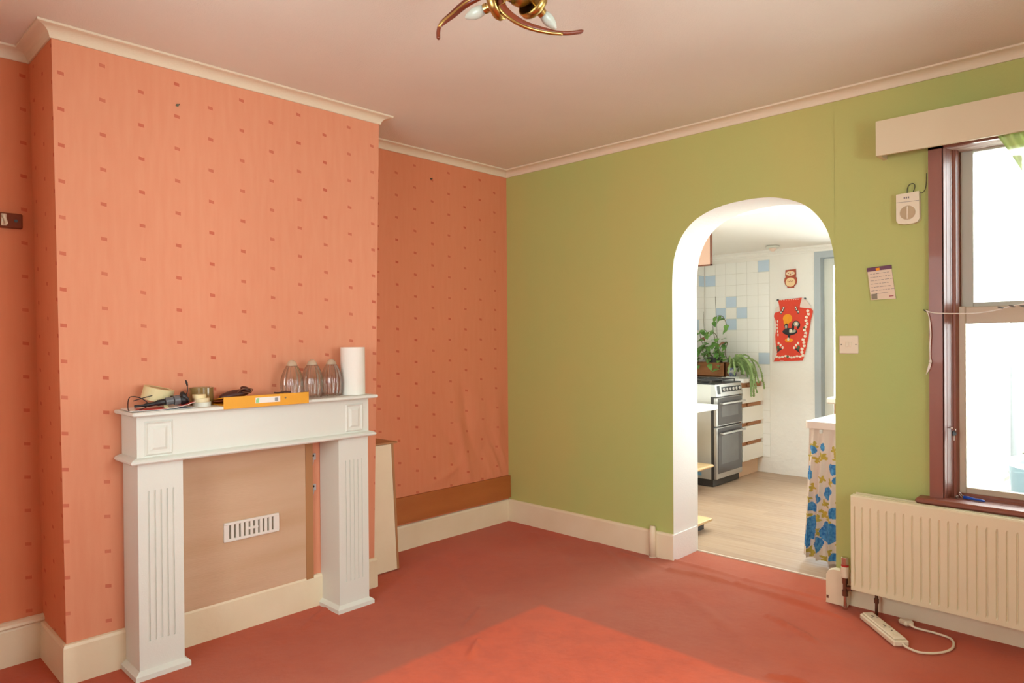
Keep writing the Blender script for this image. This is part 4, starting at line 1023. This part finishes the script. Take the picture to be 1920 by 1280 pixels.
for gy in (cy0+.03, cy0+.26):
    b = MB(); z = .900; y0, y1 = gy, gy+.20
    pth = [(.08, y0, z), (.54, y0, z), (.54, y1, z), (.08, y1, z), (.08, y0, z)]
    for p_, q_ in zip(pth[:-1], pth[1:]): b.tube([p_, q_], .0045, 6)
    for x in (.18, .31, .44): b.tube([(x, y0, z), (x, y1, z)], .0045, 6)
    b.tube([(.08, (y0+y1)/2, z), (.54, (y0+y1)/2, z)], .0045, 6)
    for x in (.08, .54):
        for y in (y0, y1): b.tube([(x, y, z), (x, y, .877)], .0045, 6)
    b.build('pan_support', m_char, ck)
for x in (.20, .43):
    for y in (cy0+.13, cy0+.36):
        b = MB(); b.cyl((x, y, .877), .035, .012, n=20, bev=.003); b.build('burner', m_char, ck)
b = MB(); b.box(.40, .46, cy0-.001, cy0+.001, .085, .115); b.build('blue_sticker', mat('sticker_blue', (120, 176, 214), .5), ck)

# drawer unit and worktop
du = empty('drawer_unit', (.3, 2.61, 0), 'white four drawer kitchen unit with brown rails right of the cooker', 'drawer unit')
dy0, dy1 = 2.404, 2.832
b = MB(); b.box(.01, .578, dy0, dy1, .15, .856); b.build('carcass', m_wood, du)
b = MB(); b.box(.05, .545, dy0+.002, dy1-.002, .0, .15); b.build('kickboard', m_plinth, du)
for z0, z1 in ((.149, .286), (.322, .460), (.497, .635), (.672, .812)):
    b = MB(); b.box(.578, .600, dy0+.002, dy1-.004, z0, z1, bev=.002); d_ = b.build('drawer_front', m_drawer, du)
    b = MB(); b.box(.579, .592, dy0+.12, dy0+.24, z1+.004, z1+.030, bev=.004); b.build('handle', m_wood, d_)
b = MB(); b.box(.005, .612, 2.400, 2.832, .858, .892, bev=.003); tag(b.build('worktop', m_worktop), 'short white worktop over the drawers carrying the plants', 'worktop')

# fold-down table end near the arch
ft = empty('side_table', (.37, 1.4, 0), 'white topped side table with a pale wood lower shelf in front of the cooker', 'table')
b = MB(); b.box(.01, .664, .80, 1.812, .672, .715, bev=.004); b.build('tabletop', m_worktop, ft)
b = MB(); b.box(.01, .662, .80, 1.745, .205, .228, bev=.008); b.build('lower_shelf', m_pale, ft)
for x, y in ((.04, .82), (.04, 1.72), (.60, .82)):
    b = MB(); b.box(x, x+.035, y, y+.035, 0, .672); b.build('leg', m_pale, ft)
# low board
lb = empty('low_platform', (1.0, .5, 0), 'low pale wooden platform on a dark base just inside the arch', 'platform')
b = MB(); b.box(.55, 1.183, .33, .712, .062, .080, bev=.003); b.build('board', m_pale, lb)
b = MB(); b.box(.60, 1.125, .36, .70, .0, .062); b.build('base', m_char, lb)

# wall cupboard with its door standing open
wc = empty('wall_cupboard', (.16, 1.35, 1.85), 'wall cupboard at top left of the arch with its door open', 'cupboard')
b = MB(); b.box(.012, .30, 1.10, 1.118, 1.85, 2.13); b.box(.012, .30, 1.582, 1.60, 1.85, 2.13); b.box(.012, .30, 1.10, 1.60, 1.85, 1.868); b.box(.012, .30, 1.10, 1.60, 2.112, 2.13); b.box(.012, .024, 1.10, 1.60, 1.85, 2.13); b.build('carcass', m_pink, wc)
b = MB(); b.box(.302, .712, 1.604, 1.618, 1.856, 2.13); do = b.build('door', m_pink, wc)
b = MB(); b.box(.712, .722, 1.600, 1.622, 1.846, 2.13); b.box(.302, .722, 1.600, 1.622, 1.846, 1.856); b.build('door_edge', m_brown, do)

# ceiling fitting
cf = empty('ceiling_spot', (.80, 2.6, 2.09), 'small white fitting on the kitchen ceiling above the owl', 'ceiling fitting')
b = MB(); b.lathe([(0, 0), (.055, 0), (.058, -.012), (.050, -.018), (0, -.018)], (.79, 2.62, 2.087), n=28); b.build('base', m_white, cf)
b = MB(); b.lathe([(0, 0), (.034, 0), (.030, .018), (.012, .032), (0, .034)], (.79, 2.62, 2.070), (.15, -.1, -1), 24); b.build('lamp', mat('lamp_pinkish', (238, 216, 200), .5), cf)

# owl ornament
ow = empty('owl_plaque', (.868, KB-.01, 1.716), 'brown and cream owl shaped plaque on the kitchen wall', 'plaque')
def wallp(u, v, d): return (.868+u, KB-.001-d, 1.716+v)
def ell(cx_, cy_, rx, ry, n=20): return [(cx_+rx*math.cos(2*PI*k/n), cy_+ry*math.sin(2*PI*k/n)) for k in range(n)]
body_ = [(-.030, 0), (.030, 0), (.030, .012), (.048, .030), (.056, .060), (.054, .088), (.044, .100), (.048, .118), (.046, .168), (-.046, .165), (-.048, .118), (-.044, .100), (-.054, .088), (-.056, .060), (-.048, .030), (-.030, .012)]
b = MB(); b.prism(body_, wallp, .012); b.build('outline', m_owlr, ow)
b = MB(); b.prism(ell(0, .052, .044, .042), wallp, .003, off=.012); b.prism(ell(0, .132, .040, .022), wallp, .003, off=.012); b.build('belly', m_owlc, ow)
for s_ in (-1, 1):
    b = MB(); b.prism(ell(s_*.019, .134, .013, .013), wallp, .003, off=.015); e_ = b.build('eye', m_tw, ow)
    b = MB(); b.prism(ell(s_*.017, .134, .006, .006), wallp, .002, off=.018); b.build('pupil', m_owlr, e_)
b = MB(); b.prism([(-.006, .128), (.006, .128), (0, .112)], wallp, .004, off=.015); b.build('beak', m_owlr, ow)
b = MB()
for k in range(5): b.prism(ell(-.022+.011*k, .062-.004*(k % 2), .004, .004, 8), wallp, .001, off=.015)
b.build('speckles', m_owlr, ow)

# rooster tea towel
tw = empty('tea_towel', (.897, KB-.01, 1.05), 'red tea towel with a rooster pinned to the kitchen wall', 'towel')
def cp_(u, v): # crop pixel (zoom 5.333, origin 1240,540) to wall metres about the towel base
    px = 1240+u/5.3333; py = 540+v/5.3333
    return ((px-1456)/69*.329+.733-.897, 1.623-(py-560)/118*.578-1.05)
def tw3(u, v, d):
    fold = .006+.005*math.sin(u*34+1.2*math.sin(v*7))+.006*max(0, v-.35)*math.sin(u*60)
    return (.897+u, KB-.006-d-fold, 1.05+v)
def clothpoly(mb, pts, mi, lay, n=26):
    # fill an outline with a fine grid so that the folds show
    P = [cp_(*p) for p in pts]; us = [p[0] for p in P]; vs_ = [p[1] for p in P]
    rows = 40
    for j in range(rows):
        segs = []
        for v in (lerp(min(vs_), max(vs_), j/rows)+1e-6, lerp(min(vs_), max(vs_), (j+1)/rows)-1e-6):
            xs_ = []
            for (xa, ya), (xb, yb_) in zip(P, P[1:]+P[:1]):
                if (ya > v) != (yb_ > v): xs_.append(xa+(v-ya)/(yb_-ya)*(xb-xa))
            xs_.sort(); segs.append((v, xs_))
        (v0, a), (v1, c_) = segs
        if len(a) < 2 or len(c_) < 2: continue
        for i in range(n):
            s0, s1 = i/n, (i+1)/n
            q = [(lerp(a[0], a[-1], s0), v0), (lerp(a[0], a[-1], s1), v0), (lerp(c_[0], c_[-1], s1), v1), (lerp(c_[0], c_[-1], s0), v1)]
            mb.add([tw3(u, v, lay) for u, v in q], [(0, 1, 2, 3)], mi)
b = MB()
red = [(1175, 125), (1190, 112), (1420, 108), (1402, 170), (1398, 215), (1505, 215), (1528, 240), (1505, 330), (1482, 480), (1455, 610), (1425, 728), (1125, 740), (1165, 660), (1150, 560), (1145, 480), (1160, 400), (1150, 320), (1130, 290), (1140, 250), (1195, 235), (1190, 180)]
back = [(1175, 128), (1420, 108), (1450, 115), (1505, 200), (1510, 225), (1480, 500), (1420, 720), (1110, 745), (1105, 700), (1125, 500), (1130, 320), (1150, 200), (1185, 175)]
clothpoly(b, back, 1, .0); clothpoly(b, red, 0, .004)
def motif(pts, mi, lay=.0055): P = [cp_(*p) for p in pts]; b.add([tw3(u, v, lay) for u, v in P], [tuple(range(len(P)))], mi)
def disc(cx_, cy_, rx, ry, mi, lay=.0055, n=14): motif([(cx_+rx*math.cos(2*PI*k/n), cy_+ry*math.sin(2*PI*k/n)) for k in range(n)], mi, lay)
disc(1272, 310, 48, 46, 4); disc(1258, 345, 28, 36, 4, .0057); disc(1285, 525, 44, 20, 4)
disc(1262, 322, 16, 20, 3, .0064); disc(1258, 385, 20, 28, 3, .0064); disc(1296, 440, 78, 36, 3, .0064); disc(1300, 434, 62, 22, 6, .0072); disc(1300, 432, 22, 16, 2, .0078); disc(1256, 392, 12, 18, 6, .0072)
disc(1360, 376, 42, 44, 3, .0064); disc(1362, 366, 26, 26, 6, .0072); disc(1364, 364, 14, 14, 2, .0078); disc(1352, 404, 22, 18, 0, .0078); disc(1330, 400, 14, 30, 3, .0080); motif([(1268, 468), (1305, 468), (1290, 510), (1280, 510)], 3, .0066); disc(1278, 515, 12, 16, 2, .0068)
for s_ in (-1, 1):
    for (u, v) in ((62, 205), (72, 225), (88, 248)):
        disc(1296+s_*u, v, 12, 16, 3, .0066); disc(1296+s_*u, v-2, 7, 10, 2, .0074)
    for (u, v) in ((60, 600), (80, 575), (100, 555)): disc(1280+s_*u, v, 10, 14, 2, .0066); 
    disc(1280+s_*104, 598, 14, 22, 5, .006); motif([(1280+s_*60, 610), (1280+s_*120, 655), (1280+s_*104, 605)], 3, .0062)
for k in range(15): disc(1475-4.2*k+10*math.sin(k*1.9), 240+31*k, 15, 15, 2, .0062)
for k in range(13): disc(1475-4.8*k+10*math.sin(k*1.9+1), 255+31*k, 5, 7, 0, .0070)
for k in range(9): disc(1160+30*k, 690+7*math.sin(k*1.5), 15, 10, 2, .0062)
disc(1270, 688, 13, 13, 5, .007); disc(1438, 405, 10, 12, 5, .007)
for k in range(5): disc(1172-4*math.sin(k), 335+34*k, 6, 14, 2, .0062)
for k in range(8): disc(1215+24*k, 122, 7, 4, 2, .0062)
b.build('cloth', [m_towel, m_towelb, m_tw, m_tb, m_ty, m_tg, mat('motif_grey', (176, 176, 160), .8)], tw, nofix=True)
for u, v in ((1172, 122), (1448, 118)):
    q = cp_(u, v); b = MB(); b.prism(ell(q[0], q[1], .007, .009, 10), lambda u, v, d: (.897+u, KB-.002-d, 1.05+v), .022); b.build('pin', m_grey, tw)

# pothos in wooden trough
def leaf(mb, base, dir_, upv, L_, W_, mi=0, droop=.25):
    d = Vector(dir_).normalized(); side = d.cross(Vector(upv)); 
    if side.length < 1e-3: side = d.orthogonal()
    side.normalize(); nrm = side.cross(d).normalized(); n = 6; vs = []
    for i in range(n+1):
        s = i/n; w_ = W_*(math.sin(PI*min(1, s**.7*1.0)))*(1.15-.35*s) if 0 < s < 1 else 0
        c_ = Vector(base)+d*L_*s-nrm*droop*L_*s*s
        vs += [c_-side*w_/2+nrm*w_*.12, c_, c_+side*w_/2+nrm*w_*.12]
    fs = []
    for i in range(n): fs += [(i*3, i*3+1, i*3+4, i*3+3), (i*3+1, i*3+2, i*3+5, i*3+4)]
    mb.add(vs, fs, mi, True)
WTZ = .8925
po = empty('potted_pothos', (.17, 2.66, WTZ), 'trailing pothos plant in a brown wooden trough behind the cooker', 'potted plant')
b = MB(); x0, x1, y0, y1 = .012, .345, 2.585, 2.745; z0, z1 = WTZ, 1.03
b.box(x0, x1, y0, y0+.014, z0, z1, bev=.002); b.box(x0, x1, y1-.014, y1, z0, z1, bev=.002); b.box(x0, x0+.014, y0, y1, z0, z1); b.box(x1-.014, x1, y0, y1, z0, z1, bev=.002); b.box(x0, x1, y0, y1, z0, z0+.012); b.build('trough', m_terra, po)
b = MB(); b.box(x0+.014, x1-.014, y0+.014, y1-.014, z1-.03, z1-.012); b.build('soil', m_soil, po)
b = MB(); b.cyl((.20, 2.66, 1.02), .075, .06, n=24, bev=.004); ip = b.build('inner_pot', m_char, po)
b = MB(); fl = MB(); rnd = random.Random(5)
vines = [[(.20, 2.66, 1.07), (.22, 2.64, 1.2), (.20, 2.63, 1.36), (.23, 2.62, 1.46), (.30, 2.62, 1.47), (.345, 2.61, 1.40), (.36, 2.60, 1.34)],
         [(.18, 2.65, 1.07), (.10, 2.62, 1.2), (.08, 2.60, 1.31), (.13, 2.60, 1.34), (.17, 2.59, 1.30)],
         [(.22, 2.65, 1.07), (.30, 2.62, 1.20), (.36, 2.60, 1.22), (.34, 2.59, 1.13), (.37, 2.58, 1.06)],
         [(.18, 2.64, 1.07), (.16, 2.58, 1.18), (.10, 2.56, 1.12), (.08, 2.55, 1.00)],
         [(.24, 2.64, 1.07), (.28, 2.57, 1.16), (.31, 2.55, 1.05), (.30, 2.55, .97)],
         [(.15, 2.64, 1.07), (.07, 2.60, 1.16), (.03, 2.57, 1.10), (.03, 2.56, 1.02)],
         [(.21, 2.65, 1.07), (.26, 2.60, 1.26), (.20, 2.57, 1.33), (.14, 2.57, 1.24)],
         [(.20, 2.65, 1.07), (.17, 2.57, 1.13), (.20, 2.55, 1.02)]]
for vi_, vn in enumerate(vines):
    P = catmull(vn, 6); b.tube(P, .0028, 6)
    for k in range(3, len(P), 3 if vi_ else 4):
        p = P[k]; a = rnd.uniform(-PI, PI); dd_ = Vector((math.cos(a)*.6, -abs(math.sin(a))*.6-.2, rnd.uniform(-.9, .1)))
        leaf(fl, p, dd_, (0, -.5, 1), rnd.uniform(.055, .085), rnd.uniform(.04, .055), 1 if rnd.random() < .07 else 0)
for k in range(26):
    a = rnd.uniform(0, 2*PI); rr = rnd.uniform(.02, .12); p = Vector((.19+rr*math.cos(a)*1.1, 2.62+rr*math.sin(a)*.5, rnd.uniform(1.06, 1.25)))
    leaf(fl, p, (math.cos(a), -.5, rnd.uniform(-.7, .5)), (0, -.3, 1), rnd.uniform(.05, .08), rnd.uniform(.035, .055), 1 if rnd.random() < .12 else 0)
b.tube([(.235, 2.66, 1.05), (.232, 2.64, 1.4), (.225, 2.63, 1.66)], .0018, 5); b.tube([(.10, 2.66, 1.05), (.095, 2.64, 1.52)], .0018, 5)
b.build('stems', m_stem, po); fl.build('foliage', [m_leaf, m_leafb], po, nofix=True)
# christmas cactus
cc = empty('potted_cactus', (.43, 2.57, WTZ), 'arching segmented cactus in a blue and white pot on the worktop', 'potted plant')
b = MB(); b.lathe([(0, .012), (.030, .012), (.046, .085), (.046, .095), (.042, .095), (.038, .080), (0, .075)], (.43, 2.56, WTZ), n=28); b.build('pot', m_potw, cc)
b = MB(); b.cyl((.43, 2.56, WTZ+.078), .038, .008, n=20); b.build('soil', m_soil, cc)
b = MB(); b.lathe([(0, 0), (.055, 0), (.062, .012), (.058, .014), (.05, .006), (0, .006)], (.43, 2.56, WTZ), n=28); b.build('saucer', m_white, cc)
b = MB(); rnd = random.Random(9)
def seg(p, d, L_, W_):
    d = d.normalized(); s_ = d.cross(Vector((.6, -.7, .3))).normalized(); n_ = s_.cross(d); pr_ = [(0, .25), (.25, .9), (.45, .7), (.7, 1), (.9, .75), (1, .35)]
    vs = []
    for k in (-1, 1):
        for t_, w_ in pr_: vs += [p+d*L_*t_-s_*W_*w_/2+n_*.0015*k, p+d*L_*t_+s_*W_*w_/2+n_*.0015*k]
    fs = []; n = len(pr_)
    for k in range(2):
        for i in range(n-1): o_ = k*2*n+i*2; fs.append((o_, o_+1, o_+3, o_+2))
    b.add(vs, fs, 0, False)
for k in range(46):
    a = rnd.uniform(-1.5, 2.2) if k % 3 == 0 else rnd.uniform(-.55, 1.15)
    o2 = Vector((math.cos(a), math.sin(a), 0)); R_ = rnd.uniform(.07, .26); over = math.cos(a)*R_ > .20
    if .43+o2.x*R_ > .60 and not over: R_ = .15/max(.3, o2.x)
    if 2.56+o2.y*R_ > 2.81: R_ = .24/max(.3, o2.y)
    h = rnd.uniform(.03, .13); c0 = Vector((.43+rnd.uniform(-.02, .02), 2.56+rnd.uniform(-.02, .02), WTZ+.085))
    end = c0+o2*R_; pth = [c0, c0+o2*R_*.35+Vector((0, 0, h)), c0+o2*R_*.75+Vector((0, 0, h*.6)), Vector((end.x, end.y, WTZ+rnd.uniform(.01, .06)))]
    if over:
        end.x = rnd.uniform(.625, .66); pth[3] = Vector((end.x, end.y, WTZ+.02)); pth.append(Vector((end.x+.01, end.y+rnd.uniform(-.03, .03), WTZ-rnd.uniform(.04, .17))))
    P = catmull(pth, 8); acc = 0; last = P[0]
    for q_ in P[1:]:
        if (q_-last).length > .026:
            jt = Vector((rnd.uniform(-.25, .25), rnd.uniform(-.25, .25), rnd.uniform(-.25, .25)))
            d_ = (q_-last).normalized()+jt*.7; L_ = (q_-last).length*1.12; seg(last, d_, L_, rnd.uniform(.014, .021)); last = q_
b.build('branches', m_cactus, cc, nofix=True)
# white trailing tray under the pot
b = MB(); b.box(.36, .52, 2.44, 2.50, WTZ, WTZ+.008, bev=.002); tag(b.build('white_dish', m_white), 'small flat white dish on the worktop beside the cooker edge', 'dish')

# counter with floral curtain
cn = empty('curtained_counter', (2.1, .8, 0), 'white counter with a blue rose floral curtain behind the arch jamb', 'counter')
CZ = .793
b = MB(); pts = [(1.866, .508), (1.880, .494), (2.345, .494), (2.345, 1.10), (1.866, 1.10)]
n = len(pts); b.add([(x, y, CZ-.038) for x, y in pts]+[(x, y, CZ) for x, y in pts], [tuple(range(n)), tuple(range(2*n-1, n-1, -1))]+[(i, (i+1) % n, n+(i+1) % n, n+i) for i in range(n)]); b.build('counter_top', mat('counter_cream', (232, 218, 202), .4), cn)
b = MB(); b.box(1.96, 2.345, .60, 1.09, 0, CZ-.038); b.build('cabinet', m_white, cn)
fx = [(1.905, .655, .020, .03), (1.955, .675, .018, .028), (2.010, .56, .026, .036), (2.03, .50, .02, .03), (1.885, .52, .018, .045), (1.985, .42, .026, .038), (1.90, .33, .026, .035), (1.93, .38, .018, .03), (2.01, .31, .028, .036),
      (1.885, .20, .032, .06), (1.99, .20, .055, .075), (1.93, .13, .03, .06), (2.02, .07, .026, .03), (1.90, .24, .03, .05), (2.08, .64, .03, .04), (2.12, .47, .03, .04), (2.2, .3, .05, .07), (2.1, .15, .04, .05), (2.08, .03, .02, .025), (1.865, .13, .025, .05)]
fy = [(1.93, .60), (1.885, .62), (1.96, .62), (2.03, .615), (1.90, .44), (1.95, .50), (2.00, .48), (1.925, .27), (2.04, .37), (1.96, .30), (1.89, .08), (1.96, .05), (1.99, .10), (1.93, .20), (2.04, .13), (1.99, .28), (1.87, .28), (1.97, .36), (2.02, .66), (1.91, .68), (1.88, .38), (2.03, .02), (1.99, .01), (2.1, .3), (2.15, .6)]
b = MB(); nu, nv = 190, 230
def curt(s, t):   # s along the rail, t down
    z = lerp(CZ-.040, lerp(.035, .008, min(1, s*2.2)), t)
    if s < .12: base = Vector((1.884+.02*t*-1.6, lerp(.60, .512, s/.12), z))
    else: base = Vector((lerp(1.884-.032*t, 2.34, (s-.12)/.88), .512-.02*t, z))
    am = .006+.016*t; ph = s*2*PI*11+1.5*math.sin(t*2.4)+2*math.sin(s*9)
    base.y -= am*math.sin(ph); base.x += am*.35*math.cos(ph)
    return base
vs = [curt(i/nu, j/nv) for j in range(nv+1) for i in range(nu+1)]
o_ = len(b.v); b.v += [tuple(v) for v in vs]
for j in range(nv):
    for i in range(nu):
        a = j*(nu+1)+i; c_ = vs[a]; u, z = c_.x, c_.z+.02
        wob = Vector((noise.noise(Vector((u*26, z*26, 1))), noise.noise(Vector((u*26, z*26, 5)))))*.014
        uu, zz = u+wob.x, z+wob.y; mi = 0
        for (fx_, fz_) in fy:
            dx_, dz_ = uu-fx_, zz-fz_; ang_ = math.atan2(dz_, dx_); r_ = math.hypot(dx_*1.15, dz_*.9)
            if r_ < .017*(1+.45*math.cos(4*ang_+fx_*40)): mi = 2
        for fx_, fz_, rx_, rz_ in fx:
            if ((uu-fx_)/rx_)**2+((zz-fz_)/rz_)**2 < .72: mi = 1
        b.f.append((o_+a, o_+a+1, o_+a+nu+2, o_+a+nu+1)); b.m.append(mi); b.sm.append(True)
b.build('floral_curtain', [m_cloth, m_cblue, m_cyel], cn, nofix=True)
b = MB(); b.box(1.948, 1.962, .484, .500, CZ-.062, CZ-.042, bev=.002); b.build('curtain_clip', m_white, cn)
b = MB(); b.box(2.0, 2.10, .80, .95, CZ, CZ+.006, bev=.002); tag(b.build('dark_mat', m_char), 'thin dark mat at the back of the curtained counter', 'mat')
# far unit
fu = empty('base_cabinet', (2.0, 1.6, 0), 'wooden base cabinet with pale worktop further back in the kitchen', 'cabinet')
b = MB(); b.box(1.738, 2.345, 1.20, 2.2, .832, .872, bev=.008); b.build('cabinet_top', mat('counter_cream', (232, 218, 202), .4), fu)
b = MB(); b.box(1.80, 2.345, 1.25, 2.18, 0, .832); b.build('carcass', mat('honey_wood', (206, 154, 96), .5), fu)
b = MB(); b.box(1.776, 1.80, 1.235, 2.18, .10, .832); b.build('door', m_wood, fu)

# ------------------------------------------------------------------ yard outside the sash window
b = MB(); b.box(2.55, 12, TH, 14, -.2, -.1); struct(b.build('ground', m_ground))
b = MB(); b.box(2.3, 6.5, 6.0, 6.2, -.1, 2.4); struct(b.build('wall_yard', m_ext))
def outp(px, py, y):
    r = Vector((px-960, 0, 0)); d = fw+rt*((px-960)/FPX)-up*((py-640)/FPX); o = M.translation
    return o+d*((y-o.y)/d.y)
b = MB(); b.tube([(2.60, 2.35, -.1), (2.60, 2.35, 1.62), (2.60, 2.37, 2.5)], .035, 14); tag(b.build('drainpipe', m_pipe), 'pale grey drainpipe on the white wall outside the window', 'drainpipe')
gt = empty('garden_tub', (2.86, 1.5, -.1), 'pale blue plastic tub standing outside the window', 'tub')
b = MB(); b.lathe([(0, 0), (.24, 0), (.28, .50), (.29, .62), (.30, .64), (.29, .65), (.27, .63), (.26, .5), (.22, .03), (0, .03)], (2.97, 1.45, -.1), n=40); b.build('tub_body', m_tub, gt)
b = MB(); ring(b, (2.97, 1.45, .53), .302, .27, .02, n=40); b.build('rim', m_ext, gt)
gb = empty('garden_bin', (2.8, 3.2, -.1), 'pale green bin lid shape behind the blue tub outside', 'bin')
b = MB(); b.box(2.66, 3.2, 3.6, 4.1, -.1, .80, bev=.02); b.build('bin_body', mat('bin_green', (120, 146, 136), .6), gb)
b = MB(); b.add([(2.64, 3.56, .80), (3.24, 3.56, .80), (3.24, 4.12, .92), (2.64, 4.12, .92), (2.64, 3.56, .84), (3.24, 3.56, .84), (3.24, 4.12, .96), (2.64, 4.12, .96)],
     [(0, 1, 2, 3), (4, 5, 6, 7), (0, 1, 5, 4), (1, 2, 6, 5), (2, 3, 7, 6), (3, 0, 4, 7)]); b.build('bin_lid', m_ext, gb)
gp = empty('garden_plant', (2.72, 1.9, -.1), 'faint grey leafy plant against the white wall outside', 'plant')
b = MB(); st_ = MB(); rnd = random.Random(3)
for k in range(9):
    a = rnd.uniform(0, PI*2); e = Vector((2.72+.10*math.cos(a), 1.95+.22*math.sin(a), rnd.uniform(.25, .85)))
    P = catmull([(2.72, 1.95, -.1), (2.72+.03*math.cos(a), 1.95+.1*math.sin(a), .25), e], 5); st_.tube(P, .004, 5)
    for q in P[4:]: leaf(b, q, (rnd.uniform(-1, 1), rnd.uniform(-1, 1), rnd.uniform(-.5, .6)), (0, 0, 1), .09, .05)
b.build('leaves', m_foil, gp, nofix=True); st_.build('stems', m_foil, gp)
